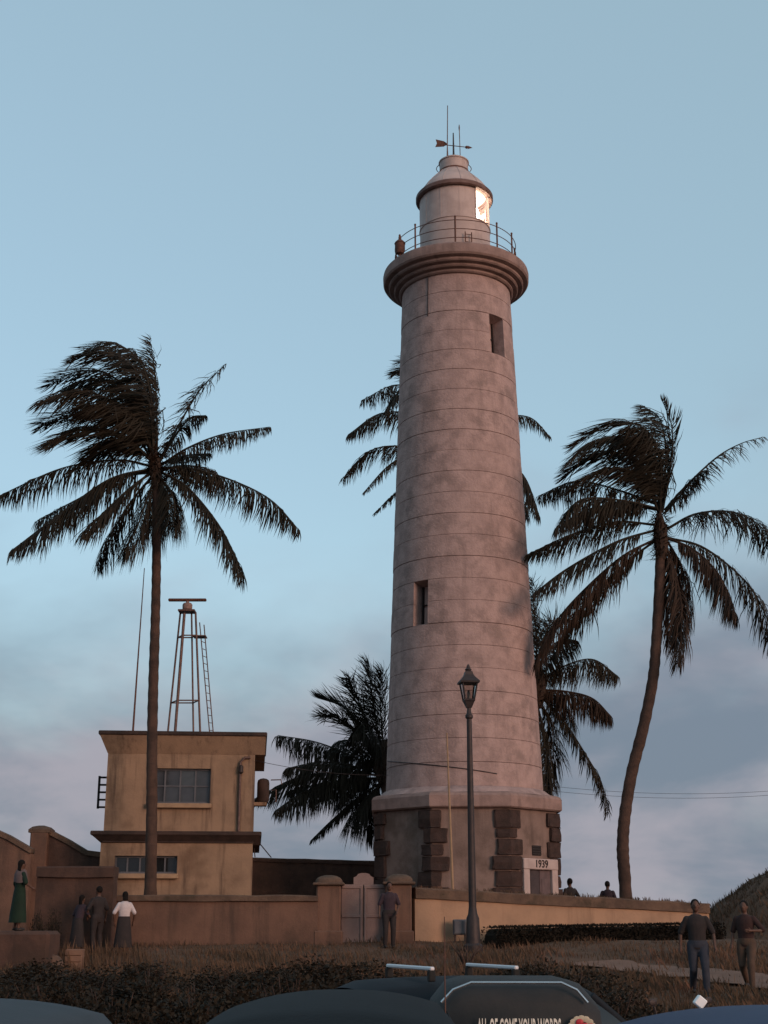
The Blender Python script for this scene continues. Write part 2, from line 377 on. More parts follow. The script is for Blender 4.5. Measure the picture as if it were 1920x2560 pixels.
for (ka, kb, az, hw) in WIN:
    za, zb = Z0 + ka * CH, Z0 + kb * CH; A = R(az); ra, rb_ = rs(za), rs(zb)
    def P(off, r, z):   # radial frame: off sideways, r outwards
        return (TX + r * math.sin(A) + off * math.cos(A), TY - r * math.cos(A) + off * math.sin(A), z)
    w = ra * math.sin(R(hw)); wi = .19; dp = .42
    rev = MB()
    for s in (-1, 1):
        rev.add([P(s * w, ra - .02, za), P(s * (wi + .06), ra - dp, za + .12), P(s * (wi + .06), rb_ - dp, zb - .1), P(s * w, rb_ - .02, zb)], [(0, 1, 2, 3)])
        rev.add([P(s * w, ra - .02, za), P(s * w, rb_ - .02, zb), P(s * (w + .14), rb_ - .12, zb), P(s * (w + .14), ra - .12, za)], [(0, 1, 2, 3)])
    rev.add([P(-w, ra - .02, za), P(w, ra - .02, za), P(wi + .06, ra - dp, za + .12), P(-wi - .06, ra - dp, za + .12)], [(0, 1, 2, 3)])
    rev.add([P(-w, rb_ - .02, zb), P(w, rb_ - .02, zb), P(wi + .06, rb_ - dp, zb - .1), P(-wi - .06, rb_ - dp, zb - .1)], [(0, 1, 2, 3)])
    rv = rev.build('window_reveal', 'stone', T)
    MB().add([P(-wi - .1, ra - dp - .01, za), P(wi + .1, ra - dp - .01, za), P(wi + .1, rb_ - dp - .01, zb), P(-wi - .1, rb_ - dp - .01, zb)], [(0, 1, 2, 3)]).build('window_pane', 'dark', rv)
    fr = MB()
    for s in (-1, 1): fr.tube([P(s * wi, ra - dp + .03, za + .1), P(s * wi, rb_ - dp + .03, zb - .1)], .025, 4)
    fr.tube([P(-wi, (ra + rb_) / 2 - dp + .03, (za + zb) / 2), P(wi, (ra + rb_) / 2 - dp + .03, (za + zb) / 2)], .022, 4)
    fr.build('window_bar', 'iron', rv)
# octagonal base, its belt course and quoins
R8 = 2.87; PH = R(22.5)
MB().lathe(C0, [(R8 - .02, 1.2), (R8 - .02, 5.2)], 8, phase=PH).build('base_wall', 'base_plaster', T)
MB().lathe(C0, [(2.5, 5.14), (2.98, 5.16), (3.03, 5.20), (3.03, 5.50), (2.98, 5.57), (2.86, 5.62)], 8, phase=PH).build('belt_course', 'gallery_stone', T)
MB().lathe(C0, [(2.72, 5.60), (2.66, 5.64), (2.45, 5.80), (2.2, 5.82)], 64).build('batter', 'stone', T, smooth=40)
rq = random.Random(5)
for c in range(8):
    A = PH + c * math.pi / 4; nb = 8; cut = sorted([1.62 + (5.13 - 1.62) * (k + rq.uniform(-.22, .22)) / nb for k in range(1, nb)]); cut = [1.62] + cut + [5.13]
    for b in range(nb):
        lng = (b + c) % 2 == 0; L1, L2 = (.46, .33) if lng else (.33, .46)
        L1 += rq.uniform(-.1, .1); L2 += rq.uniform(-.1, .1); pr = .05 + rq.uniform(0, .06)
        cx, cy = TX + R8 * math.sin(A), TY - R8 * math.cos(A)
        def along(sgn, L):                     # along the adjoining face
            B = A + sgn * math.pi / 4; dx = TX + R8 * math.sin(B) - cx; dy = TY - R8 * math.cos(B) - cy
            q = math.hypot(dx, dy); return Vector((dx / q * L, dy / q * L, 0))
        ctr = Vector((cx, cy, 0)); o_ = Vector((math.sin(A), -math.cos(A), 0))
        n1 = Vector((math.sin(A - math.pi / 8), -math.cos(A - math.pi / 8), 0)); n2 = Vector((math.sin(A + math.pi / 8), -math.cos(A + math.pi / 8), 0))
        e1, e2 = ctr + along(-1, L1), ctr + along(1, L2)
        z0 = cut[b] + .01; z1 = cut[b + 1] - .01 - rq.uniform(0, .03)
        poly = [e1 - n1 * .06, e1 + n1 * (pr - .03), e1 + n1 * pr - along(-1, .05), ctr + o_ * (pr * 1.02), e2 + n2 * pr - along(1, .05), e2 + n2 * (pr - .03), e2 - n2 * .06, ctr - o_ * .1]
        rg = []
        for zq in (0, .05, .5, .95, 1):
            rg.append([ctr + (p - ctr) * (1 - (.045 if zq in (0, 1) else 0)) + Vector((rq.uniform(-.02, .02), rq.uniform(-.02, .02), z0 + (z1 - z0) * zq)) for p in poly])
        MB().loft(rg).build('quoin', 'quoin', T)
# doorway on the right-hand front face
A = R(45); ap = (R8 - .02) * math.cos(PH)
def D(off, out_, z): return Vector((TX + (ap + out_) * math.sin(A) + off * math.cos(A), TY - (ap + out_) * math.cos(A) + off * math.sin(A), z))
def dbox(off, out_, z, w, d, h, ch=.012): return MB().box(D(off, out_, z), (w, d, h), rz=A, ch=ch)
DO = .14
zl = at(1330, 2174, 40.1).z; zt = at(1330, 2147, 40.1).z
dr = dbox(DO, -.03, (1.62 + zl) / 2, 1.02, .10, zl - 1.62).build('door', 'door_dark', T)
for s, mt in ((-1, 'door_dark'), (1, 'door_grey')):
    leaf = dbox(DO + s * .25, .035, (1.62 + zl) / 2, .48, .05, zl - 1.66).build('door_leaf', mt, dr)
    for q in range(2): dr2 = dbox(DO + s * .25, .066, 2.05 + q * .85, .34, .02, .68).build('door_panel', mt, dr)
for s in (-1, 1): dbox(DO + s * .64, .05, (1.62 + zl) / 2, .26, .16, zl - 1.62).build('door_jamb', 'door_white', T)
lin = dbox(DO, .055, (zl + zt) / 2, 1.56, .18, zt - zl, .02).build('door_lintel', 'door_white', T)
me = text_mesh('1939', .30, .008)
q = Matrix.Translation(D(DO, .15, (zl + zt) / 2) - ORIG[T]) @ Matrix.Rotation(A, 4, 'Z') @ Matrix.Rotation(math.pi / 2, 4, 'X')
me.transform(q); addmesh('year_numerals', me, 'dark', lin)
zv0, zv1 = at(1330, 2139, 40.1).z, at(1330, 2113, 40.1).z
vn = dbox(DO - .03, .0, (zv0 + zv1) / 2, .42, .03, zv1 - zv0).build('vent_opening', 'dark', T)
for k in range(4): dbox(DO - .03, .02, zv0 + .05 + k * .07, .40, .015, .02, 0).build('vent_bar', 'iron', vn)
# cable running round the base and thin lightning conductor near the top
cw = [(TX + (rs(z) + .02) * math.sin(R(a)), TY - (rs(z) + .02) * math.cos(R(a)), z) for a, z in zip(range(-80, 21, 10), np.linspace(6.72, 6.15, 11))]
MB().tube(cw, .014, 5).build('cable', 'iron', T)
MB().tube([(TX + (rs(z) + .015) * math.sin(R(-33)), TY - (rs(z) + .015) * math.cos(R(-33)), z) for z in np.linspace(22.4, 20.9, 6)], .018, 5).build('conductor', 'iron', T)
# gallery
MB().lathe(C0, [(1.70, 22.30), (1.88, 22.32), (1.93, 22.36), (1.93, 22.43), (2.06, 22.45), (2.10, 22.49), (2.10, 22.55), (2.24, 22.57), (2.28, 22.61), (2.28, 22.68),
                (2.42, 22.72), (2.46, 22.78), (2.47, 23.0), (2.45, 23.09), (2.38, 23.15), (2.2, 23.17), (.5, 23.17)], 96).build('gallery', 'gallery_stone', T, smooth=25)
rail = []
PA = [-68, -43, -3, 39, 64, 95, 128, 160, 192, 226, 259]; RR = 2.06
for a in PA:
    x, y = TX + RR * math.sin(R(a)), TY - RR * math.cos(R(a))
    p = MB().tube([(x, y, 23.15), (x, y, 24.22)], .028, 8); p.ellipsoid((x, y, 24.24), (.038, .038, .045), 8, 6)
    p.build('railing_post', 'rust', T, smooth=40)
for z in (23.48, 23.80, 24.12):
    pts = [(TX + RR * math.sin(R(a)), TY - RR * math.cos(R(a)), z) for a in range(-101, 259 + 1, 4)]
    MB().tube(pts, .014, 5).build('railing_rail', 'rust', T, smooth=60)
# fog lamp on the gallery's left
fx, fy = TX + 2.16 * math.sin(R(-62)), TY - 2.16 * math.cos(R(-62))
fl = MB().tube([(fx, fy, 23.15), (fx, fy, 23.42)], .03, 8)
fl.lathe((fx, fy, 0), [(.02, 23.40), (.13, 23.44), (.17, 23.55), (.17, 23.78), (.19, 23.80), (.17, 23.84), (.10, 23.92), (.05, 23.95), (.05, 24.05), (.01, 24.16)], 16)
fl.tube([(fx - .05, fy, 23.4), (fx - .1, fy, 23.15)], .015, 5)
fl.build('gallery_lamp', 'rust', T, smooth=40)
# lantern room
LR = 1.20; ZS, ZP0, ZP1 = 23.17, 24.78, 25.90
MB().lathe(C0, [(LR + .03, ZS), (LR + .03, ZS + .12), (LR, ZS + .14), (LR, ZP0 - .05), (LR + .025, ZP0 - .04), (LR + .025, ZP0), (LR - .05, ZP0), (LR - .05, ZS)], 96).build('murette', 'lantern_white', T, smooth=40)
GA, GB = 33, 190                                            # glazing from the right round to the seaward back
lw = MB().lathe(C0, [(LR - .04, ZP0), (LR, ZP0), (LR, ZP1), (LR - .04, ZP1), (LR - .04, ZP0)], 80, R(GB), R(GA + 360)).build('blank_panel', 'lantern_white', T, smooth=40)
for a in (-88, -57, -26, 5):
    MB().box((TX + LR * math.sin(R(a)), TY - LR * math.cos(R(a)), (ZP0 + ZP1) / 2), (.03, .02, ZP1 - ZP0), rz=R(a)).build('panel_seam', 'lantern_white', lw)
nP = 4
for k in range(nP):
    a0, a1 = GA + (GB - GA) * k / nP, GA + (GB - GA) * (k + 1) / nP
    MB().lathe(C0, [(LR - .02, ZP0), (LR - .02, ZP1)], 14, R(a0), R(a1)).build('pane', 'pane', T, smooth=60)
    for aa in ([a0, a1] if k == nP - 1 else [a0]):
        MB().box((TX + LR * math.sin(R(aa)), TY - LR * math.cos(R(aa)), (ZP0 + ZP1) / 2), (.03, .05, ZP1 - ZP0), rz=R(aa)).build('glazing_bar', 'lantern_white', T)
MB().lathe(C0, [(0, ZP0 - .06), (LR - .06, ZP0 - .06)], 32).build('lantern_floor', 'lantern_white', T)
# the lit optic: pedestal and stacked lens rings
ox = MB().lathe(C0, [(.30, ZP0 - .06), (.30, ZP0 + .12), (.42, ZP0 + .14), (.42, ZP0 + .2), (0, ZP0 + .2)], 32).build('optic_pedestal', 'galv', T, smooth=40)
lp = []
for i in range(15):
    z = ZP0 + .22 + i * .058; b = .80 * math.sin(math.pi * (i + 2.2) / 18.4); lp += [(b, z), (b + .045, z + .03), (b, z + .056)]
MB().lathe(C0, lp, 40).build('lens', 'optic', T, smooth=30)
# ladder on the lantern wall
lt = MB(); a = 17
for s in (-1, 1):
    x, y = TX + (LR + .1) * math.sin(R(a + s * 5)), TY - (LR + .1) * math.cos(R(a + s * 5)); lt.tube([(x, y, ZS), (x, y, ZS + .95)], .018, 6)
for k in range(3):
    lt.tube([(TX + (LR + .1) * math.sin(R(a + s * 5)), TY - (LR + .1) * math.cos(R(a + s * 5)), ZS + .3 + k * .28) for s in (-1, 1)], .013, 5)
lt.build('ladder', 'rust', T)
# eave, dome, ventilator
MB().lathe(C0, [(1.1, ZP1), (1.29, ZP1 + .01), (1.335, ZP1 + .05), (1.335, ZP1 + .17), (1.29, ZP1 + .22), (1.1, ZP1 + .23)], 96).build('eave', 'eave', T, smooth=30)
dm = MB().lathe(C0, [(1.22, ZP1 + .22), (1.13, ZP1 + .42), (.98, ZP1 + .64), (.78, ZP1 + .86), (.60, ZP1 + 1.03), (.50, ZP1 + 1.16), (.48, ZP1 + 1.2)], 64).build('dome', 'lantern_white', T, smooth=50)
for k in range(12):
    A = R(k * 30 + 8)
    MB().tube([(TX + (r + .004) * math.sin(A), TY - (r + .004) * math.cos(A), ZP1 + z) for r, z in ((1.22, .22), (1.13, .42), (.98, .64), (.78, .86), (.60, 1.03), (.5, 1.16))], .011, 4).build('dome_seam', 'lantern_white', dm)
v = MB().lathe(C0, [(.50, ZP1 + 1.12), (.50, ZP1 + 1.52), (.53, ZP1 + 1.54), (.53, ZP1 + 1.58), (.42, ZP1 + 1.66), (.2, ZP1 + 1.74), (.06, ZP1 + 1.78), (0, ZP1 + 1.79)], 48).build('ventilator', 'lantern_white', T, smooth=40)
MB().lathe(C0, [(.49, ZP1 + 1.12), (.525, ZP1 + 1.13), (.525, ZP1 + 1.19), (.49, ZP1 + 1.20)], 48).build('ventilator_band', 'rust', v, smooth=40)
for s in (-1, 1):
    pts = [(TX + s * (.50 + .11 * math.sin(math.pi * k / 8)), TY, ZP1 + 1.18 + .34 * k / 8) for k in range(9)]
    MB().tube(pts, .014, 5).build('handle', 'rust', v, smooth=60)
zt = ZP1 + 1.78
MB().tube([(TX, TY, zt - .02), (TX, TY, zt + .15), (TX, TY, zt + 1.0)], [.06, .035, .02], 6).build('vane_spindle', 'iron', T, smooth=60)
vz = zt + .48
vn = MB().tube([(TX - .35, TY, vz + .05), (TX + .55, TY, vz - .06)], .015, 5)
vn.prism([(TX - .62, TY - .01, vz + .26), (TX - .34, TY - .01, vz + .19), (TX - .20, TY - .01, vz + .08), (TX - .34, TY - .01, vz - .02), (TX - .64, TY - .01, vz - .04), (TX - .58, TY - .01, vz + .1)], (0, .02, 0))
vn.ellipsoid((TX + .46, TY, vz - .05), (.055, .055, .055), 8, 6); vn.prism([(TX + .5, TY - .01, vz - .12), (TX + .5, TY - .01, vz + .01), (TX + .66, TY - .01, vz - .07)], (0, .02, 0))
vn.build('weather_vane', 'rust', T)
MB().tube([(TX - .22, TY - .1, zt - .08), (TX - .22, TY - .1, zt + .4), (TX - .19, TY - .1, at(1120, 268, 42).z)], [.035, .018, .014], 6).build('lightning_rod', 'galv', T)
MB().tube([(TX + .24, TY + .1, zt - .08), (TX + .22, TY + .1, at(1146, 308, 42).z)], [.014, .014], 6).ellipsoid((TX + .22, TY + .1, at(1146, 316, 42).z), (.025, .025, .12), 6, 6).build('lightning_rod', 'galv', T)

# ---------------------------------------------------------------- control building
BY, BD = 39.0, 4.4
bx0, bx1 = at(266, 2000, BY).x, at(634, 2000, BY).x; bxc = (bx0 + bx1) / 2; bw = bx1 - bx0
zr = at(450, 1833, BY).z; zm0, zm1 = at(450, 2108, BY).z, at(450, 2082, BY).z
B = thing('control_building', 'two-storey yellow plastered control building with flat roof and radar mast above', 'building', (bxc, BY + BD / 2, 1.6))
def wall_with_hole(x0, x1, z0, z1, hx0, hx1, hz0, hz1, y, t):
    w = MB()
    for (a, b, c, d) in ((x0, hx0, z0, z1), (hx1, x1, z0, z1), (hx0, hx1, z0, hz0), (hx0, hx1, hz1, z1)):
        w.box(((a + b) / 2, y + t / 2, (c + d) / 2), (b - a, t, d - c))
    return w
uw = [at(372, 2008, BY), at(527, 1921, BY)]; lw_ = [at(287, 2184, BY), at(444, 2140, BY)]
ub = wall_with_hole(bx0, bx1, zm1, zr, uw[0].x, uw[1].x, uw[0].z, uw[1].z, BY, .22)
ub.box((bx0 + .11, BY + BD / 2 + .1, (zm1 + zr) / 2), (.22, BD - .2, zr - zm1)); ub.box((bx1 - .11, BY + BD / 2 + .1, (zm1 + zr) / 2), (.22, BD - .2, zr - zm1))
ub.box((bxc, BY + BD - .1, (zm1 + zr) / 2), (bw, .2, zr - zm1))
ub.build('upper_wall', 'ochre', B)
e = .05
lb = wall_with_hole(bx0 - e, bx1 + .0, 1.4, zm0, lw_[0].x, lw_[1].x, lw_[0].z, lw_[1].z, BY - e, .25)
lb.box((bx0 + .07, BY + BD / 2 + .1, (1.4 + zm0) / 2), (.24, BD - .2, zm0 - 1.4)); lb.box((bx1 - .12, BY + BD / 2 + .1, (1.4 + zm0) / 2), (.24, BD - .2, zm0 - 1.4))
lb.box((bxc, BY + BD - .1, (1.4 + zm0) / 2), (bw, .2, zm0 - 1.4))
lb.build('lower_wall', 'ochre', B)
def cornice(zt, zb, ol, orr, drop, name, mat='ochre'):
    """slab with a soffit sloping down to the wall on the left and a box fascia on the right"""
    y0, y1 = BY - .30, BY + BD + .3
    r = MB().box(((bx0 - ol + bx1 + orr) / 2, (y0 + y1) / 2, zt - .06), (bw + ol + orr, y1 - y0, .12), ch=.025).build(name, 'roof_edge', B)
    s = MB()
    s.prism([(bx0 - ol + .03, y0 + .03, zt - .12), (bx0 + .1, y0 + .03, zt - .12), (bx0 + .1, BY + .05, zb), (bx0 - .003, BY + .05, zb)], (0, 0, 0.001))
    a = [(bx0 - ol + .04, y0 + .04), (bx1 + orr - .04, y0 + .04), (bx1 + orr - .04, y1 - .04), (bx0 - ol + .04, y1 - .04)]
    b = [(bx0 - .01, BY - .01), (bx1 + orr - .045, BY - .01), (bx1 + orr - .045, BY + BD), (bx0 - .01, BY + BD)]
    zz = zt - .118
    s = MB().add([(p[0], p[1], zz) for p in a] + [(p[0], p[1], zb) for p in b], [(0, 1, 5, 4), (1, 2, 6, 5), (2, 3, 7, 6), (3, 0, 4, 7), (0, 1, 2, 3), (4, 5, 6, 7)])
    s.build('soffit', mat, r)
    return r
cornice(zr + .02, at(450, 1885, BY).z, .27, .33, .44, 'roof_slab')
cornice(zm1 + .03, zm0 - .04, .33, .24, .34, 'ledge', 'roof_edge')
MB().box((bxc, BY + BD / 2 - .05, (zm0 + zm1) / 2), (bw + .02, BD + .1, zm1 - zm0 - .02)).build('ledge_core', 'roof_edge', B)
# upper window: frame, mullions, panes
def window(a, b, cols, rows, y, deep, sillmat='sill', extra=.0):
    f = MB(); x0, x1, z0, z1 = a.x, b.x, a.z, b.z
    for x in (x0 + .025, x1 - .025): f.box((x, y + deep, (z0 + z1) / 2), (.05, .06, z1 - z0))
    for z in (z0 + .025, z1 - .025): f.box(((x0 + x1) / 2, y + deep, z), (x1 - x0 - .1, .055, .05))
    for i in range(1, cols): f.box((x0 + (x1 - x0) * i / cols, y + deep, (z0 + z1) / 2), (.045, .05, z1 - z0 - .1))
    for j in range(1, rows): f.box(((x0 + x1) / 2, y + deep - .002, z0 + (z1 - z0) * j / rows), (x1 - x0 - .1, .04, .03))
    fo = f.build('window_frame', 'frame', B)
    for i in range(cols):
        for j in range(rows):
            xa, xb = x0 + .03 + (x1 - x0 - .06) * i / cols, x0 + .03 + (x1 - x0 - .06) * (i + 1) / cols
            za, zb = z0 + .03 + (z1 - z0 - .06) * j / rows, z0 + .03 + (z1 - z0 - .06) * (j + 1) / rows
            MB().box(((xa + xb) / 2, y + deep + .02 + random.uniform(-.004, .004), (za + zb) / 2), (xb - xa - .01, .012, zb - za - .01), rx=random.uniform(-.03, .03), rz=random.uniform(-.02, .02)).build('window_pane', 'window_glass' if extra == 0 else 'glass', fo)
    MB().box(((x0 + x1) / 2, y - .05, z0 - .075), (x1 - x0 + .1, .2, .13), ch=.015).build('window_sill', sillmat, B)
window(uw[0], uw[1], 4, 2, BY, .14)
window(lw_[0], lw_[1], 5, 1, BY - e, .16, extra=1)
# downpipe with swan neck, side louvre frame, water tank on the right
px_ = at(601, 1900, BY).x
MB().tube([(px_ + .28, BY - .06, at(600, 1893, BY).z), (px_ + .12, BY - .07, at(600, 1893, BY).z), (px_, BY - .07, at(600, 1905, BY).z), (px_, BY - .07, zm1 + .05)], .035, 8).build('downpipe', 'galv', B, smooth=60)
MB().lathe((px_ + .02, BY - .1, 0), [(.02, at(600, 1935, BY).z), (.07, at(600, 1930, BY).z), (.06, at(600, 1914, BY).z), (.0, at(600, 1911, BY).z)], 12).build('wall_lamp', 'iron', B, smooth=40)
lo = MB(); za, zb = at(255, 2023, BY + .6).z, at(255, 1942, BY + .6).z; xl = at(252, 1980, BY + .6).x
for x in (xl + .03, bx0 + .0): lo.box((x, BY + .6, (za + zb) / 2), (.06, .08, zb - za))
for k in range(5): lo.box(((xl + bx0) / 2, BY + .6, za + .04 + (zb - za - .08) * k / 4), (bx0 - xl, .08, .05))
lo.build('shutter_frame', 'dark', B)
tx0 = bx1 + .18; tzz = at(650, 1990, BY + 2).z
tk = MB().lathe((tx0 + .08, BY + 1.6, 0), [(0, tzz - .2), (.15, tzz - .2), (.18, tzz - .16), (.18, tzz + .36), (.16, tzz + .44), (.1, tzz + .48), (0, tzz + .5)], 20)
tk.build('water_tank', 'roof_edge', B, smooth=40)
MB().box((tx0 - .04, BY + 1.6, tzz - .26), (.46, .4, .1), ch=.01).build('tank_bracket', 'ochre', B)
MB().tube([(tx0 + .3, BY + 1.6, tzz + .45), (tx0 + .6, BY + 1.5, tzz + .45), (tx0 + .62, BY + 1.5, tzz + .32)], .018, 6).tube([(tx0 + .32, BY + 1.6, tzz + .15), (tx0 + .46, BY + 1.5, tzz + .15), (tx0 + .46, BY + 1.5, tzz - .2)], .018, 6).build('tank_pipe', 'galv', B)
for (a, b) in (((640, 2110), (643, 2142)), ((655, 2108), (684, 2143))): MB().tube([at(*a, BY + .8), at(*b, BY + .8)], .016, 5).build('stay_wire', 'iron', B)

BR = R(5.2); pv = Vector((bxc, BY, 0)); dv = Vector((0, BD / 2, 0))
B.rotation_euler = (0, 0, BR); nl = pv + Matrix.Rotation(BR, 3, 'Z') @ dv; B.location = (nl.x, nl.y, B.location.z)

# radar mast on the roof
RY = 41.2; ZR = zr + .03
def rp(px, py): return at(px, py, RY)
RM = thing('radar_mast', 'four-legged steel radar mast with bar scanner standing on the flat roof', 'radar mast', (rp(459, 1830).x, RY, ZR))
top, bot = rp(468, 1530), None
legs_top = [(-.21, -.18), (-.10, -.19), (.14, -.16), (.22, .16)]
lg = [((451, 1531), (418, 1830), .3, .030), ((461, 1533), (437, 1830), -.3, .045), ((479, 1533), (485, 1830), .3, .028), ((489, 1531), (502, 1830), -.3, .032)]
L3 = []
for (a, b, dy, r) in lg:
    p, q = at(*a, RY + dy * .5), at(*b, RY + dy); q.z = ZR; L3.append((p, q))
    MB().tube([p, p + (q - p) * .5, q], r, 8).build('leg', 'galv', RM, smooth=60)
def onleg(i, z): p, q = L3[i]; t = (z - q.z) / (p.z - q.z); return q + (p - q) * t
for z in (rp(0, 1591).z, rp(0, 1754).z):
    for i, j in ((0, 1), (1, 3), (3, 2), (2, 0)): MB().tube([onleg(i, z), onleg(j, z)], .022, 6).build('brace', 'galv', RM, smooth=60)
hp = rp(468, 1528)
MB().box((hp.x, RY, hp.z - .01), (.52, .45, .06), ch=.01).build('top_plate', 'galv', RM)
MB().lathe((hp.x, RY, 0), [(.10, hp.z + .02), (.15, hp.z + .06), (.155, hp.z + .2), (.12, hp.z + .25), (.05, hp.z + .27), (.05, hp.z + .33), (0, hp.z + .33)], 16).build('gearbox', 'gallery_stone', RM, smooth=40)
sc0, sc1 = rp(421, 1500), rp(516, 1500)
MB().box(((sc0.x + sc1.x) / 2, RY, sc0.z), (sc1.x - sc0.x, .12, .085), ch=.02).build('scanner_bar', 'rust', RM)
la = [((499, 1556), (527, 1830)), ((510, 1562), (536, 1830))]; l3 = []
for a, b in la:
    p, q = rp(*a), rp(*b); q.z = ZR; l3.append((p, q)); MB().tube([p, q], .017, 6).build('ladder_rail', 'galv', RM)
for k in range(14):
    t = .16 + k * .062; MB().tube([p + (q - p) * t for p, q in l3], .011, 5).build('rung', 'galv', RM)
pl = rp(500, 1592); MB().box((pl.x, RY, pl.z), (.40, .42, .03)).build('platform', 'galv', RM)
wa, wb = at(361, 1420, 40.2), at(332, 1830, 40.2); wb.z = ZR
tag(MB().tube([wa, wa + (wb - wa) * .5, wb], [.012, .022, .032], 6).build('whip_antenna', 'rust', base=True), 'long thin leaning whip antenna on the roof left of the palm trunk', 'antenna')

# ---------------------------------------------------------------- walls
def wallrun(name, label, p0, p1, zt0, zt1, zb, t, mat, cop=.2, over=.07, cmat='coping', step=.5):
    p0, p1 = Vector(p0), Vector(p1); d = (p1 - p0).normalized(); nrm = Vector((-d.y, d.x, 0)); L = (p1 - p0).length; k = max(2, int(L / step))
    o = thing(name, label, 'wall', ((p0.x + p1.x) / 2, (p0.y + p1.y) / 2, zb))
    def run(name, h0, h1, w, mt, jag):
        rings = []
        for i in range(k + 1):
            t_ = i / k; c = p0 + (p1 - p0) * t_; z = zt0 + (zt1 - zt0) * t_; j = lambda: random.uniform(-jag, jag)
            zlo, zhi = h0(z) + (0 if h0(z) <= zb + .01 else j()), h1(z) + j()
            b = min(.03, (zhi - zlo) * .3)
            rings.append([Vector((c.x, c.y, 0)) + nrm * s * w + Vector((0, 0, zz)) for s, zz in ((-.5, zlo), (-.5 - j(), zhi - b), (-.5 + b / w, zhi + j() * .5), (.5 - b / w, zhi), (.5, zhi - b), (.5, zlo))])
        return MB().loft(rings).build(name, mt, o)
    run('wall_face', lambda z: zb, lambda z: z - cop + .01, t, mat, .003)
    run('coping', lambda z: z - cop, lambda z: z, t + over * 2, cmat, .012)
    return o
YL = 34.0
pz = lambda x, y, Y: at(x, y, Y)
a, b = pz(262, 2238, YL), pz(795, 2238, YL)
wallrun('compound_wall', 'low brown plastered wall with coping left of the gate piers', (a.x, YL + .2, 0), (b.x, YL + .2, 0), a.z + .01, b.z, 1.25, .36, 'wall_brown', .14)
a, b = pz(1030, 2219, 34.4), pz(1765, 2258, 37.4)
wallrun('compound_wall', 'long yellow plastered wall with mossy coping right of the gate', (a.x, 34.6, 0), (b.x, 37.6, 0), a.z, b.z, 1.2, .38, 'wall_yellow', .25, .06)
a, b = pz(94, 2165, 33.2), pz(286, 2166, 33.2)
o = wallrun('lodge_wall', 'tall dark stained wall block with thick coping behind the group at left', (a.x, 33.45, 0), (b.x, 33.45, 0), a.z, b.z, 1.1, .5, 'wall_dark', .25, .08, 'wall_dark')
a, b = pz(560, 2143, 45.5), pz(1010, 2155, 45.5)
wallrun('rampart_wall', 'long dark rampart wall running between the yellow building and the lighthouse', (a.x, 45.5, 0), (b.x, 45.5, 0), a.z, b.z, 1.3, .5, 'wall_dark', .12, .04, 'wall_dark')
def slopewall(name, label, top, Y, zb, t, mat):
    o = thing(name, label, 'wall', (top[0].x, Y, zb))
    poly = [Vector((p.x, Y, p.z)) for p in top] + [Vector((top[-1].x, Y, zb)), Vector((top[0].x, Y, zb))]
    MB().prism(poly, (0, t, 0)).build('wall_face', mat, o)
    c = MB()
    for p, q in zip(top[:-1], top[1:]):
        c.prism([(p.x, Y - .07, p.z - .02), (q.x, Y - .07, q.z - .02), (q.x, Y - .07, q.z + .12), (p.x, Y - .07, p.z + .12)], (0, t + .14, 0))
    c.build('coping', 'coping', o); return o
tp = [pz(118, 2082, 40), pz(168, 2108, 40), pz(214, 2136, 40), pz(262, 2142, 40)]
o = slopewall('parapet_wall', 'weathered parapet whose top slopes down to the yellow building at left', tp, 40, 1.4, .35, 'wall_dark')
p = pz(100, 2080, 39.9)
MB().box((p.x, 40.1, (1.4 + p.z) / 2), (.5, .6, p.z - 1.4), ch=.03).build('end_pier', 'wall_brown', o)
MB().loft([[Vector((p.x + sx * w, 40.1 + sy * w, z)) for sx, sy in ((-1, -1), (1, -1), (1, 1), (-1, 1))] for w, z in ((.31, p.z - .02), (.31, p.z + .07), (.22, p.z + .15), (.08, p.z + .19))]).build('pier_cap', 'coping', o)
tp = [pz(-60, 2062, 38.5), pz(20, 2098, 38.5), pz(78, 2132, 38.5)]
slopewall('stair_wall', 'sloping brown stair wall cut by the left edge of the photo', tp, 38.5, 1.3, .3, 'wall_brown')

# gate piers and gate
GZ0 = 1.45
def pier(label, xa, xb, ytop, ycap, Y=34.05):
    a, b = pz(xa, ytop, Y), pz(xb, ytop, Y); cx, w = (a.x + b.x) / 2, b.x - a.x; zt = pz(xa, ycap, Y).z; zs = a.z
    o = thing('gate_pier', label, 'gate pier', (cx, Y + w / 2, GZ0), 'rounded gate piers')
    MB().box((cx, Y + w / 2, (GZ0 + zs) / 2), (w, w, zs - GZ0), ch=.03).build('shaft', 'wall_brown', o)
    MB().box((cx, Y + w / 2, GZ0 + .2), (w + .1, w + .1, .4), ch=.03).build('plinth', 'wall_brown', o)
    h = zt - zs
    MB().box((cx, Y + w / 2, zs + h * .13), (w + .18, w + .18, h * .26), ch=.02).build('cap_slab', 'coping', o)
    MB().loft([[Vector((cx + sx * q, Y + w / 2 + sy * q, zs + z * h)) for sx, sy in ((-1, -.7), (-.7, -1), (.7, -1), (1, -.7), (1, .7), (.7, 1), (-.7, 1), (-1, .7))]
               for q, z in ((w * .55, .26), (w * .54, .5), (w * .47, .72), (w * .33, .9), (w * .12, 1.0))]).build('cap_dome', 'coping', o, smooth=50)
pier('rounded cap gate pier standing left of the closed gate', 791, 852, 2213, 2187)
pier('rounded cap gate pier behind the dark clothed person by the gate', 966, 1029, 2211, 2184)
ga, gb = pz(853, 2211, 34.35), pz(964, 2211, 34.35); gz = ga.z; gc = (ga.x + gb.x) / 2
G = thing('gate', 'closed pinkish sheet gate with raised rounded crest between the piers', 'gate', (gc, 34.35, GZ0))
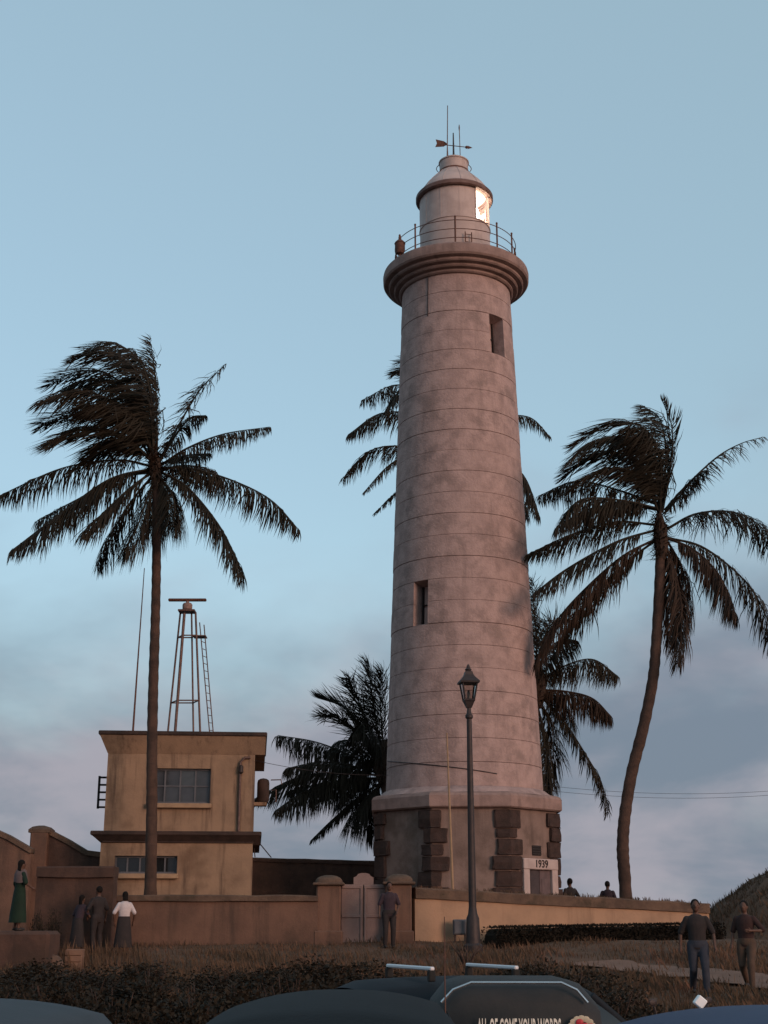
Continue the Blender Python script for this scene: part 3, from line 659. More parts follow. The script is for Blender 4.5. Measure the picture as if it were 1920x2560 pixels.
for s in (-1, 1):
    lx = gc + s * (gb.x - ga.x) / 4; wd = (gb.x - ga.x) / 2 - .015
    lf = MB().box((lx, 34.37, (GZ0 + .05 + gz) / 2), (wd, .04, gz - GZ0 - .05), ch=.006).build('gate_leaf', 'gate', G)
    for z in (GZ0 + .12, (GZ0 + gz) / 2, gz - .06): MB().box((lx, 34.335, z), (wd - .02, .03, .07), ch=.006).build('gate_rail', 'gate', lf)
    MB().box((gc + s * .05, 34.335, (GZ0 + gz) / 2), (.05, .028, gz - GZ0 - .1), ch=.006).build('gate_stile', 'gate', lf)
c0, c1 = pz(884, 2211, 34.35), pz(934, 2183, 34.35); cw = (c1.x - c0.x) / 2; ccx = (c0.x + c1.x) / 2; chh = c1.z - gz
MB().prism([(ccx + cw * q, 34.35, gz + chh * z) for q, z in ((-1, -.02), (-1, .62), (-.72, .74), (-.55, .94), (-.2, 1.02), (.2, 1.02), (.55, .94), (.72, .74), (1, .62), (1, -.02))], (0, .045, 0)).build('gate_crest', 'gate', G)

# ---------------------------------------------------------------- palms
def bez(P, n):
    """smooth curve through control points (Catmull-Rom)"""
    P = [Vector(p) for p in P]; Q = [P[0] * 2 - P[1]] + P + [P[-1] * 2 - P[-2]]; outp = []
    seg = len(P) - 1
    for i in range(n + 1):
        u = i / n * seg; k = min(int(u), seg - 1); t = u - k; a, b, c, d = Q[k:k + 4]
        outp.append(.5 * ((2 * b) + (c - a) * t + (2 * a - 5 * b + 4 * c - d) * t * t + (3 * b - a - 3 * c + d) * t ** 3))
    return outp
def frond(parent, P, rnd, lmax=1.15, droop=.95, wind=(-.12, 0, 0), pairs=84, mat='frond', side=.55, sweep=.45, sparse=0.0, r0=.045):
    C = bez(P, 26); m = MB(); n = len(C)
    m.tube(C, [r0 * (1 - .86 * i / (n - 1)) for i in range(n)], 5)
    acc = [0]
    for i in range(1, n): acc.append(acc[-1] + (C[i] - C[i - 1]).length)
    L = acc[-1]; W = Vector(wind) + Vector((rnd.gauss(0, .1), rnd.gauss(0, .2), rnd.gauss(0, .14))); clump = 0
    pairs = int(pairs * 1.5)
    for k in range(pairs):
        t = .10 + .90 * (k + rnd.random() * .5) / pairs; s_ = t * L
        i = min(max(1, int(np.searchsorted(acc, s_))), n - 1); f = (s_ - acc[i - 1]) / max(1e-6, acc[i] - acc[i - 1])
        p = C[i - 1] + (C[i] - C[i - 1]) * f; tg = (C[i] - C[i - 1]).normalized()
        sd = tg.cross(Vector((0, 0, 1)))
        if sd.length < .2: sd = tg.cross(Vector((0, 1, 0)))
        sd.normalize()
        env = (min(1, .35 + (t - .1) * 3.2) if t < .35 else 1.0) * (1.0 if t < .7 else max(.28, 1 - (t - .7) * 2.1))
        if k % 5 == 0: clump = rnd.gauss(0, .16)
        for s in (-1, 1):
            if rnd.random() < sparse: continue
            ln = lmax * env * rnd.uniform(.7, 1.12)
            jit = Vector((rnd.gauss(0, .13), rnd.gauss(0, .13), rnd.gauss(0, .09)))
            d0 = (tg * (sweep + clump) + sd * s * side + W * .5 + Vector((0, 0, .1 - droop * .45)) + jit).normalized()
            d1 = (d0 * .5 + tg * clump * .5 + jit + Vector((0, 0, -droop * rnd.uniform(.75, 1.2))) + W).normalized()
            d2 = (d1 * .75 + Vector((0, 0, -droop)) * .5 + W * .8).normalized()
            a = p; b = a + d0 * ln * .25; c = b + d1 * ln * .42; e_ = c + d2 * ln * .33
            wv = (tg - d1 * tg.dot(d1)); wv = wv.normalized() if wv.length > .1 else sd
            wv = (wv + Vector((rnd.gauss(0, .3), rnd.gauss(0, .3), rnd.gauss(0, .2)))).normalized() * rnd.uniform(.011, .019)
            m.add([a - wv * .5, a + wv * .5, b + wv, b - wv, c + wv * .8, c - wv * .8, e_], [(0, 1, 2, 3), (3, 2, 4, 5), (5, 4, 6)])
    return m.build('frond', mat, parent, recalc=False)
def palm(label, base, pts, Y, rads, seed):
    """pts: trunk in photo pixels from the crown downwards"""
    o = thing('palm_tree', label, 'palm tree', base)
    C = bez([at(x, y, Y) for x, y in pts] + [Vector(base) - Vector((0, 0, .2))], 60); n = len(C); rnd = random.Random(seed)
    rad = []
    for i in range(n):
        r = rads[0] + (rads[1] - rads[0]) * i / (n - 1); r *= 1 + (.05 if i % 2 else -.03) + rnd.uniform(-.02, .02)
        if i > n - 6: r *= 1 + .10 * (i - (n - 6))
        rad.append(r)
    MB().tube(C, rad, 14).build('trunk', 'trunk', o, smooth=50); return o
def fronds(o, lst, Y, seed):
    rnd = random.Random(seed)
    for it in lst:
        P, dep = it[0], it[1]; kw = it[2] if len(it) > 2 else {}
        n = len(P); frond(o, [at(x, y, Y + dep * (i / (n - 1)) ** 1.3) for i, (x, y) in enumerate(P)], rnd, **kw)
def crown_heart(o, p, Y, top_px, r, seed):
    rnd = random.Random(seed); c, t = at(*p, Y), at(*top_px, Y); m = MB()
    m.tube([c, c + (t - c) * .35, c + (t - c) * .7, t], [r * .7, r * 1.15, r, r * .35], 10)
    for k in range(260):
        w = rnd.uniform(0, 6.28); q = rnd.random(); a = c + (t - c) * q + Vector((math.cos(w), math.sin(w), 0)) * r * .9
        d = Vector((math.cos(w), math.sin(w), rnd.uniform(-1.2, .8))).normalized() * rnd.uniform(.15, .5)
        wv = Vector((-math.sin(w), math.cos(w), 0)) * .03
        m.add([a - wv, a + wv, a + d], [(0, 1, 2)])
    m.build('leaf_base', 'frond_dry', o, recalc=False)
WL = dict(wind=(-.62, .05, .02), droop=.45, side=.6, sweep=.4, lmax=1.35, pairs=96)      # wind-blown fronds
HV = dict(droop=1.1, lmax=1.3, pairs=104)
# left palm, in front of the building
YP = 37.0; b0 = at(379, 2250, YP)
p1 = palm('tall palm whose straight trunk crosses the front of the yellow building', (b0.x, YP, 1.6), [(392, 1180), (391, 1290), (391, 1420), (388, 1560), (383, 1720), (380, 1880), (379, 2060)], YP, (.115, .155), 11)
crown_heart(p1, (392, 1215), YP, (384, 1120), .17, 1)
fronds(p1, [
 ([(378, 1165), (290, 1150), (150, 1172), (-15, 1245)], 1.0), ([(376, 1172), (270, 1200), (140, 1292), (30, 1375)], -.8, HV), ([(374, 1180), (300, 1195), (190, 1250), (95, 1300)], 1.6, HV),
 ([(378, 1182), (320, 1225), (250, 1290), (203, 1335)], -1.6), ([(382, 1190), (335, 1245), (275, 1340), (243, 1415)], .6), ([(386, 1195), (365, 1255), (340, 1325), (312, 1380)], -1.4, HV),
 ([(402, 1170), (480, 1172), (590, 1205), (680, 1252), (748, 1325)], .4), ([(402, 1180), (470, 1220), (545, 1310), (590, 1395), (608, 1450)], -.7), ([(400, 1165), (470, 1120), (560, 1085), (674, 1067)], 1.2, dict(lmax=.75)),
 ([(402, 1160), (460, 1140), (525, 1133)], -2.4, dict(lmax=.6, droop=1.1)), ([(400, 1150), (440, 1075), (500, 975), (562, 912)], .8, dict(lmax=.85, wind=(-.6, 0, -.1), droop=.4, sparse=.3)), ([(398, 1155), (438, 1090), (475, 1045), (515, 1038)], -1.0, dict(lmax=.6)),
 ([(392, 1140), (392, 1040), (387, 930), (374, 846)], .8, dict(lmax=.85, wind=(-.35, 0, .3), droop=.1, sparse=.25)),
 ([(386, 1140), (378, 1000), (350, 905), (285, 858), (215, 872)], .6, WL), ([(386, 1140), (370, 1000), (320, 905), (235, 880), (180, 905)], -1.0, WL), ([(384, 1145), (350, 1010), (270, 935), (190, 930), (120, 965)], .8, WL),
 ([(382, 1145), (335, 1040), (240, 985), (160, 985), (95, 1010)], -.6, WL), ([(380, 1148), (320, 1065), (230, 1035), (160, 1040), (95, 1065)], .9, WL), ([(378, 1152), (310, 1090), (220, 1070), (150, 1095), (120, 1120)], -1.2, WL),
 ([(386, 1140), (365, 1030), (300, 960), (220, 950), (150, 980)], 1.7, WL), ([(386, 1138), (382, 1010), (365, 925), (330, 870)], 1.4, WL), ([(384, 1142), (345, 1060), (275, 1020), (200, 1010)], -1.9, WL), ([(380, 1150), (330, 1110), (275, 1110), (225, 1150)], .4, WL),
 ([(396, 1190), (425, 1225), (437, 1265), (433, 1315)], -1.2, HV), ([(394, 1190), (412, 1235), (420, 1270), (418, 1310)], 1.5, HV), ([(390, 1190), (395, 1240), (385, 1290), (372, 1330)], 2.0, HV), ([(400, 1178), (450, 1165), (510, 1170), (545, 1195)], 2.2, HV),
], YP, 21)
# right palm with a curved trunk
YP = 40.0; b0 = at(1566, 2250, YP)
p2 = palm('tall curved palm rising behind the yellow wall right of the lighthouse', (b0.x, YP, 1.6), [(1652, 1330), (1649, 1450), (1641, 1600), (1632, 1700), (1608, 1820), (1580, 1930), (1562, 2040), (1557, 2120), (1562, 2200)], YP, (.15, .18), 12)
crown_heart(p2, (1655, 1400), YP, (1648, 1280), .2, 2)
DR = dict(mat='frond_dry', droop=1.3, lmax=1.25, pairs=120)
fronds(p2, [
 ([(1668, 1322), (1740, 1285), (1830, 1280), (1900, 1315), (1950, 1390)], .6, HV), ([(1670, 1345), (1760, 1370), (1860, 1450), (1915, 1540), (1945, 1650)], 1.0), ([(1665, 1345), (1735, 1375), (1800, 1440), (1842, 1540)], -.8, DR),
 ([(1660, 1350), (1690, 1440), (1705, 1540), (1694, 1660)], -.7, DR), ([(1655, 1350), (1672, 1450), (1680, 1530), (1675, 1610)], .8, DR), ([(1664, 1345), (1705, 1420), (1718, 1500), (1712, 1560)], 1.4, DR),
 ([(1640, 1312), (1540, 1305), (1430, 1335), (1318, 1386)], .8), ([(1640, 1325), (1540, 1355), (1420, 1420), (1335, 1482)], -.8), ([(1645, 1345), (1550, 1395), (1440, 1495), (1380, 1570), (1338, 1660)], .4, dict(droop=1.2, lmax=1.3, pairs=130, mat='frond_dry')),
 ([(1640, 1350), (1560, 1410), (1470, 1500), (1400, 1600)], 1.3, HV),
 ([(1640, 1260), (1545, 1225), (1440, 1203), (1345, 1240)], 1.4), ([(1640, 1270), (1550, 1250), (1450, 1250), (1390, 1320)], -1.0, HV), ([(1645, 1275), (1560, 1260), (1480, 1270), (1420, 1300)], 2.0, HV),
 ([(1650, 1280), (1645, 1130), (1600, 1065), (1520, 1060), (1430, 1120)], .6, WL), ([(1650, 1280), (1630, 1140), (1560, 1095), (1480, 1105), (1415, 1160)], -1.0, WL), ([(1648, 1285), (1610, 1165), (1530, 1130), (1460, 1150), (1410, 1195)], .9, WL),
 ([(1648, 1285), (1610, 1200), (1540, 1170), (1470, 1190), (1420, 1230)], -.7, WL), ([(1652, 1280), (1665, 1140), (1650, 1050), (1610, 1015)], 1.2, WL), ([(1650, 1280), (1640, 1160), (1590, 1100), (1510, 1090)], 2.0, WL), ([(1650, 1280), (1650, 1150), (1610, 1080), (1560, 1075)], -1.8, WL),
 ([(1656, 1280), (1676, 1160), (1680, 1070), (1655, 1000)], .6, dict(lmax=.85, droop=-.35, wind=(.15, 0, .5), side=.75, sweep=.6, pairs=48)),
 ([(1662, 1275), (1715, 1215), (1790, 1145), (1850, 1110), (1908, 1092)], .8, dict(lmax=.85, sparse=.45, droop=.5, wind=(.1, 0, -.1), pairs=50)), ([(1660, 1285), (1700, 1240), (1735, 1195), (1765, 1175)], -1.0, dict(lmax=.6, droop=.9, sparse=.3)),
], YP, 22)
# palm standing behind the shaft
YP = 51.0; b0 = at(1165, 2150, YP)
p3 = palm('palm mostly hidden behind the upper lighthouse shaft with frond tips showing both sides', (b0.x, YP, 1.6), [(1130, 1120), (1135, 1300), (1142, 1600), (1155, 1900)], YP, (.15, .2), 13)
crown_heart(p3, (1130, 1160), YP, (1128, 1050), .3, 3)
fronds(p3, [
 ([(1125, 1110), (1060, 990), (990, 962), (905, 1000)], .8, HV), ([(1125, 1110), (1060, 1000), (1010, 970), (962, 1030)], -1.0, HV), ([(1125, 1115), (1040, 1040), (950, 1034), (872, 1085)], -.8, HV), ([(1125, 1125), (1020, 1115), (930, 1125), (858, 1195)], .8),
 ([(1125, 1130), (1030, 1135), (970, 1165), (908, 1232)], -1.0, dict(lmax=.5)), ([(1125, 1135), (1040, 1190), (980, 1240), (935, 1285)], .8, dict(lmax=.45)), ([(1128, 1100), (1080, 980), (1030, 920), (985, 935)], .6, WL), ([(1130, 1100), (1110, 960), (1060, 900), (1000, 905)], -.6, WL),
 ([(1135, 1110), (1230, 1050), (1320, 1042), (1376, 1092)], .6, dict(lmax=.75)), ([(1135, 1130), (1240, 1140), (1310, 1190), (1348, 1288)], -.6, HV), ([(1135, 1130), (1230, 1160), (1290, 1220), (1320, 1290)], 1.0, HV),
], YP, 23)
# low palm left of the tower base
YP = 47.0; b0 = at(985, 2150, YP)
p4 = palm('dense low palm crown hugging the left side of the lighthouse base', (b0.x, YP, 1.6), [(965, 1935), (972, 2000), (980, 2080)], YP, (.2, .24), 14)
crown_heart(p4, (966, 1960), YP, (960, 1850), .38, 4)
UP = dict(droop=.12, wind=(-.2, 0, .1), side=.55, sweep=.8, lmax=1.25, pairs=84)
fronds(p4, [
 ([(960, 1920), (945, 1830), (930, 1740), (918, 1655)], .6, UP), ([(962, 1920), (955, 1820), (950, 1740), (955, 1680)], -.8, UP), ([(958, 1920), (925, 1820), (895, 1750), (872, 1695)], -.6, UP), ([(956, 1925), (910, 1830), (860, 1770), (795, 1745)], .8, UP),
 ([(955, 1925), (905, 1850), (850, 1800), (800, 1790)], -1.0, UP), ([(955, 1930), (880, 1890), (790, 1855), (695, 1838)], .6, HV), ([(955, 1935), (880, 1915), (800, 1905), (718, 1920)], -.8, HV), ([(955, 1940), (860, 1930), (740, 1945), (640, 1995)], .5, HV),
 ([(955, 1945), (860, 1950), (760, 1980), (690, 2025)], -1.0, HV), ([(955, 1955), (900, 1990), (830, 2050), (778, 2100)], .4, dict(lmax=.6)), ([(960, 1955), (920, 1990), (890, 2030), (875, 2065)], -1.2, HV), ([(960, 1950), (930, 2000), (925, 2040), (935, 2090)], .9, HV),
 ([(955, 1945), (880, 1950), (800, 1960), (730, 1975)], 1.5, HV), ([(956, 1930), (900, 1870), (860, 1850), (820, 1880)], 1.8, HV), ([(960, 1925), (935, 1850), (910, 1810), (880, 1840)], -1.8, HV), ([(965, 1930), (1000, 1880), (1040, 1850), (1080, 1860)], 1.0, HV),
 ([(958, 1945), (915, 1950), (880, 1985), (850, 2010)], 2.2, HV),
], YP, 24)
# low palm right of the tower
YP = 48.0; b0 = at(1290, 2150, YP)
p5 = palm('half hidden palm leaning out behind the right side of the lighthouse', (b0.x, YP, 1.6), [(1338, 1730), (1330, 1850), (1310, 2000)], YP, (.17, .21), 15)
crown_heart(p5, (1338, 1770), YP, (1340, 1660), .34, 5)
fronds(p5, [
 ([(1340, 1710), (1400, 1670), (1480, 1648), (1545, 1690)], .6, HV), ([(1340, 1725), (1410, 1728), (1480, 1745), (1528, 1790)], -.6, DR), ([(1342, 1735), (1400, 1790), (1460, 1880), (1505, 1960), (1520, 2035)], .4, dict(lmax=.85)), ([(1340, 1740), (1375, 1800), (1385, 1860), (1365, 1990)], .8, HV),
 ([(1340, 1745), (1355, 1820), (1362, 1900), (1370, 1985)], -.9, HV), ([(1340, 1700), (1352, 1620), (1380, 1560), (1425, 1555)], 1.2, UP), ([(1338, 1700), (1342, 1600), (1335, 1520), (1328, 1450)], .6, UP), ([(1338, 1705), (1360, 1640), (1400, 1600), (1440, 1600)], -1.2, HV),
 ([(1335, 1720), (1270, 1700), (1220, 1730), (1180, 1790)], 1.0, HV), ([(1335, 1740), (1290, 1780), (1260, 1840), (1250, 1900)], .6, HV), ([(1336, 1705), (1290, 1640), (1240, 1620), (1190, 1650)], 1.4, HV), ([(1342, 1725), (1380, 1735), (1410, 1765), (1430, 1810)], 1.8, HV),
], YP, 25)

# ---------------------------------------------------------------- street lamp, flagpole, wires
LY = 33.0; lx = at(1182, 2300, LY).x; lz = zg(lx, LY)
SL = thing('street_lamp', 'black cast iron street lamp post with four-sided lantern before the yellow wall', 'street lamp', (lx, LY, lz))
zt = at(1171, 1772, LY).z
def LP(prof, name, mat, n=16, parent=None, smooth=40): return MB().lathe((lx, LY, 0), prof, n).build(name, mat, parent or SL, smooth=smooth)
LP([(.22, lz), (.22, lz + .15), (.17, lz + .2), (.15, lz + .75), (.11, lz + .85), (.09, lz + 1.0)], 'post_base', 'iron')
LP([(.09, lz + 1.0), (.08, lz + 3), (.062, zt - .25)], 'post', 'iron')
LP([(.062, zt - .25), (.095, zt - .22), (.095, zt - .16), (.06, zt - .12), (.045, zt + .05)], 'collar', 'iron')
z0, z1, z2, z3 = at(1171, 1752, LY).z, at(1171, 1708, LY).z, at(1171, 1690, LY).z, at(1171, 1662, LY).z
h0, h1 = .115, .18
def sq(h, z, rz=R(8)):
    return [Vector((lx + h * (math.cos(rz) * a - math.sin(rz) * b), LY + h * (math.sin(rz) * a + math.cos(rz) * b), z)) for a, b in ((-1, -1), (1, -1), (1, 1), (-1, 1))]
MB().loft([sq(.06, zt + .02), sq(h0, z0 - .03), sq(h0 + .02, z0), sq(h0 + .01, z0 + .03)]).build('lantern_base', 'iron', SL)
s0, s1 = sq(h0, z0 + .02), sq(h1, z1)
LF = MB()
for a, b in zip(s0, s1): LF.tube([a, b], .022, 4)
for k in range(4): LF.tube([s1[k], s1[(k + 1) % 4]], .022, 4); LF.tube([s0[k], s0[(k + 1) % 4]], .02, 4)
lf = LF.build('lantern_frame', 'iron', SL)
for k in range(4):
    a, b, c, d = s0[k], s0[(k + 1) % 4], s1[(k + 1) % 4], s1[k]; MB().add([a, b, c, d], [(0, 1, 2, 3)]).build('lantern_pane', 'lamp_pane', lf, recalc=False)
LP([(.0, z0), (.035, z0 + .02), (.04, z0 + .2), (.02, z0 + .26), (0, z0 + .27)], 'bulb', 'window_glass')
MB().loft([sq(h1 + .05, z1 - .01), sq(h1 + .06, z1 + .03), sq(.13, z1 + .16), sq(.10, z2 + .04), sq(.09, z2 + .1), sq(.065, z2 + .12)]).build('lantern_roof', 'iron', SL)
LP([(.06, z2 + .1), (.085, z2 + .16), (.05, z2 + .2), (.035, z3 - .1), (.05, z3 - .07), (.035, z3 - .02), (0, z3 + .03)], 'finial', 'iron', 10)

fa, fb = at(1117, 1832, 37.5), at(1135, 2230, 37.5); fb.z = 1.6
tag(MB().tube([fb, fb + (fa - fb) * .5, fa], [.04, .032, .02], 8).build('flagpole', 'sill', base=True), 'slim pale pole standing just left of the street lamp', 'pole')
def wire(label, A, Bp, sag, r=.005):
    n = 20; pts = [A + (Bp - A) * (i / n) - Vector((0, 0, sag * 4 * (i / n) * (1 - i / n))) for i in range(n + 1)]
    tag(MB().tube(pts, r, 4).build('overhead_wire', 'iron'), label, 'wire')
wire('overhead wire strung from the yellow building to the lighthouse shaft', Vector((bx1, BY + .1, at(640, 1900, BY).z)), Vector((TX - 2.3, TY - .5, at(962, 1942, 42).z)), .12, .007)
wire('upper of two thin wires crossing the sky right of the lighthouse', Vector((TX + 2.3, TY, at(1360, 1962, 42).z)), at(2050, 1966, 44), .25)
wire('lower of two thin wires crossing the sky right of the lighthouse', Vector((TX + 2.3, TY, at(1360, 1974, 42).z)), at(2050, 1976, 44), .25)

# utility box on the yellow wall
ua = at(1150, 2318, 34.35)
UB = thing('utility_box', 'small grey utility box on the yellow wall beside the lamp base', 'utility box', (ua.x, 34.4, 1.5))
MB().box((ua.x, 34.45, ua.z), (.34, .2, .36), ch=.02).build('cabinet', 'frame', UB); MB().box((ua.x, 34.34, ua.z), (.28, .02, .30), ch=.008).build('cabinet_door', 'frame', UB)
for s in (-1, 1): MB().box((ua.x + s * .12, 34.45, (1.5 + ua.z - .18) / 2), (.04, .04, ua.z - .18 - 1.5)).build('leg', 'iron', UB)
ub_ = at(1169, 2312, 34.2)
tag(MB().box((ub_.x, 34.2, (ub_.z + .14 + 1.5) / 2), (.07, .06, ub_.z + .14 - 1.5), ch=.01).build('marker_post', 'letter', base=True), 'short pale marker post between the utility box and the lamp', 'post')

# low block, stone and crate near the group at left
p = at(40, 2340, 30.0)
tag(MB().box((p.x, 30.3, 1.36), (1.5, 1.4, 1.0), rz=.06, ch=.07).build('masonry_block', 'wall_dark', base=True), 'low rough masonry block under the green dress at the left edge', 'masonry block')
p = at(135, 2352, 30.2); tag(MB().ellipsoid((p.x, 30.2, zg(p.x, 30.2) + .12), (.24, .2, .22), 9, 6).build('boulder', 'concrete', base=True), 'rounded grey stone lying in the grass near the left group', 'stone')
p = at(190, 2344, 30.6); cz = zg(p.x, 30.6)
CR = thing('crate', 'small pale brown crate at the feet of the left group', 'crate', (p.x, 30.6, cz))
for k in range(3): MB().box((p.x, 30.46, cz + .12 + k * .13), (.36, .02, .11), ch=.006).build('slat', 'crate', CR)
MB().box((p.x, 30.63, cz + .24), (.34, .3, .42), ch=.01).build('body', 'crate', CR)

# ---------------------------------------------------------------- people
def remesh(m, vox, smooth_it=4):
    me = bpy.data.meshes.new('tmp'); me.from_pydata(m.v, [], m.f)
    ob = bpy.data.objects.new('tmp', me); COL.objects.link(ob)
    r = ob.modifiers.new('r', 'REMESH'); r.mode = 'VOXEL'; r.voxel_size = vox
    s = ob.modifiers.new('s', 'SMOOTH'); s.iterations = smooth_it; s.factor = .5
    res = bpy.data.meshes.new_from_object(ob.evaluated_get(bpy.context.evaluated_depsgraph_get()))
    bpy.data.objects.remove(ob); bpy.data.meshes.remove(me)
    for p in res.polygons: p.use_smooth = True
    res.materials.clear()
    return res
def limb(m, pts, rads, n=10):
    m.tube(pts, rads, n)
    for p, r in zip(pts, rads): m.ellipsoid(p, (r, r, r), n, 6)
def stack(m, rows, n=16):
    m.loft([[Vector((x0 + rx * math.cos(2 * math.pi * k / n), y0 + ry * math.sin(2 * math.pi * k / n), z)) for k in range(n)] for (x0, y0, z, rx, ry) in rows])
def person(label, loc, yaw, h, top, bottom, legs=None, arms=None, style='trousers', hairlen=0, female=False, lean=0.0, scarf=None):
    """local frame: faces +Y, x to its right; standing height 1.75 before scaling"""
    o = thing('person', label, 'person', loc, rz=yaw); o.scale = (h / 1.75,) * 3
    sh = .175 if female else .195; hp_ = .10
    legs = legs or {}; arms = arms or {}
    V = Vector; J = {}
    for s, k in ((-1, 'l'), (1, 'r')):
        kn, an = legs.get(k, ((0, .02, 0), (0, 0, 0)))
        J['hip' + k] = V((s * hp_, 0, .92)); J['kn' + k] = V((s * .105, .02, .49)) + V(kn); J['an' + k] = V((s * .11, -.02, .085)) + V(an)
        el, wr = arms.get(k, ((0, 0, 0), (0, 0, 0)))
        J['sh' + k] = V((s * (sh - .02), lean * .9, 1.395)); J['el' + k] = V((s * (sh + .075), lean * .7 - .03, 1.14)) + V(el); J['wr' + k] = V((s * (sh + .09), lean * .6 + .05, .90)) + V(wr)
    L = lean
    def torso(m, g):
        stack(m, [(0, 0, .84, .15 + g, .10 + g), (0, 0, .92, .165 + g, .115 + g), (0, L * .2, 1.04, .145 + g, .105 + g), (0, L * .5, 1.18, .155 + g, .11 + g), (0, L * .8, 1.31, .172 + g, .115 + g), (0, L * .93, 1.39, .168 + g, .10 + g), (0, L * .97, 1.44, .125 + g, .085 + g), (0, L, 1.485, .065 + g * .6, .062 + g * .6)])
    def leg(m, k, g):
        limb(m, [J['hip' + k], (J['hip' + k] + J['kn' + k]) / 2, J['kn' + k], (J['kn' + k] * .65 + J['an' + k] * .35), J['an' + k]], [.088 + g, .075 + g, .055 + g, .053 + g, .037 + g])
    def arm(m, k, g, full=True):
        mid = (J['sh' + k] + J['el' + k]) / 2
        if full: limb(m, [J['sh' + k], mid, J['el' + k], (J['el' + k] * .7 + J['wr' + k] * .3), J['wr' + k]], [.056 + g, .047 + g, .039 + g, .037 + g, .026 + g], 8)
        else: limb(m, [J['sh' + k], mid, J['el' + k] * .85 + mid * .15], [.053 + g, .053 + g, .05 + g], 8)
    b = MB(); torso(b, 0)
    for k in 'lr': leg(b, k, 0); arm(b, k, 0)
    hc = V((0, L + .015, 1.635))
    limb(b, [V((0, L - .005, 1.45)), V((0, L + .005, 1.56))], [.056, .052])
    b.ellipsoid(hc, (.076, .095, .112), 16, 12); b.ellipsoid(hc + V((0, .03, -.055)), (.055, .062, .062), 12, 8)
    b.ellipsoid(hc + V((0, .098, -.012)), (.014, .02, .026), 8, 6)
    for s in (-1, 1): b.ellipsoid(hc + V((s * .078, -.005, -.01)), (.012, .02, .032), 8, 6)
    for k, s in (('l', -1), ('r', 1)):
        d = (J['wr' + k] - J['el' + k]).normalized(); c = J['wr' + k] + d * .05
        limb(b, [J['wr' + k], c, c + d * .035], [.025, .034, .030], 8)
    body = remesh(b, .0135)
    fm = MB()
    for k, s in (('l', -1), ('r', 1)):
        d = (J['wr' + k] - J['el' + k]).normalized(); c = J['wr' + k] + d * .085
        ax = d.cross(V((s, 0, 0))); ax = ax.normalized() if ax.length > .1 else V((0, 1, 0))
        inn = V((-s * .35, .1, 0))
        for q, ln in enumerate((.068, .078, .072, .056)):
            st = c + ax * (.026 - q * .0175); p1 = st + d * ln * .5 + inn * .012; p2 = p1 + (d + inn * .9).normalized() * ln * .5
            fm.tube([st - d * .02, st, p1, p2], [.009, .009, .0085, .0065], 6)
        st = J['wr' + k] + d * .035 + ax * .026; fm.tube([st - ax * .012, st + ax * .02 + d * .02, st + ax * .026 + d * .055], [.011, .0105, .008], 6)
    bm = bmesh.new(); bm.from_mesh(body); t_ = bpy.data.meshes.new('t'); t_.from_pydata(fm.v, [], fm.f); bm.from_mesh(t_); bm.to_mesh(body); bm.free()
    for p in body.polygons: p.use_smooth = True
    bo = addmesh('body', body, 'skin', o)
    for s in (-1, 1): MB().ellipsoid(hc + V((s * .031, .084, .012)), (.011, .008, .007), 8, 6).build('eye', 'dark', o)
    sm = MB(); torso(sm, .016)
    for k in 'lr': arm(sm, k, .012, False)
    me = remesh(sm, .016); addmesh('shirt', me, top, o)
    if style == 'skirt':
        n = 24; rows = []
        for z, rx, ry in ((1.06, .165, .125), (.95, .19, .145), (.7, .215, .17), (.4, .245, .20), (.2, .26, .215)):
            rows.append([V(((rx + (.012 * math.sin(k * 3.1) * (1.1 - z))) * math.cos(2 * math.pi * k / n), (ry + .012 * math.cos(k * 2.3) * (1.1 - z)) * math.sin(2 * math.pi * k / n), z)) for k in range(n)])
        MB().loft(rows).build('skirt', bottom, o, smooth=60)
    else:
        tm = MB(); stack(tm, [(0, 0, .80, .13, .10), (0, 0, .92, .185, .135), (0, 0, 1.02, .17, .128)])
        for k in 'lr': leg(tm, k, .02)
        addmesh('trousers', remesh(tm, .016), bottom, o)
    hm = MB()
    hm.ellipsoid(hc + V((0, -.022, .026)), (.088, .096, .104), 16, 10)
    if hairlen: hm.loft([[V((.08 * math.cos(a) * w, hc.y - .07 + .04 * math.sin(a) * w, z)) for a in [2 * math.pi * q / 10 for q in range(10)]] for z, w in ((1.66, .9), (1.5, 1.0), (1.66 - hairlen, .6))])
    addmesh('hair', remesh(hm, .014, 2), 'hair', o)
    for k in 'lr':
        a = J['an' + k]; MB().ellipsoid(a + V((0, .06, -.045)), (.046, .125, .042), 10, 8).build('shoe', 'shoe', o, smooth=60)
    if scarf:
        n = 20
        MB().loft([[V((w * math.cos(a), L + d_ * math.sin(a), z + .03 * math.sin(a * 2))) for a in [2 * math.pi * q / n for q in range(n)]] for z, w, d_ in ((1.50, .085, .08), (1.46, .16, .12), (1.36, .225, .15), (1.2, .235, .155))], cap=False).build('shawl', scarf, o, smooth=60)
    return o
def gp(px, Y): x = at(px, 2300, Y).x; return (x, Y, zg(x, Y))
WALK = dict(l=((0, .16, .02), (0, .22, 0)), r=((0, .04, 0), (0, -.26, .06)))
person('person in dark t-shirt and jeans walking down the grass at right', gp(1740, 25.6), math.pi - .15, 1.67, 'cloth_black', 'jeans', WALK, dict(l=((-.03, .03, 0), (-.02, .1, 0)), r=((.03, -.02, 0), (.03, -.06, 0))))
person('person in maroon top with one arm bent at the far right edge', gp(1862, 26.4), math.pi - .5, 1.58, 'cloth_maroon', 'khaki', WALK, dict(l=((-.10, .05, .02), (.10, .16, .26))))
c = at(1424, 2196, 44.0); person('dark clothed person with one arm out looking over the wall nearest the lighthouse', (c.x, 44, 1.62), .5, c.z - 1.62, 'cloth_black', 'cloth_black', None, dict(r=((.10, .05, .02), (.24, .18, .14))))
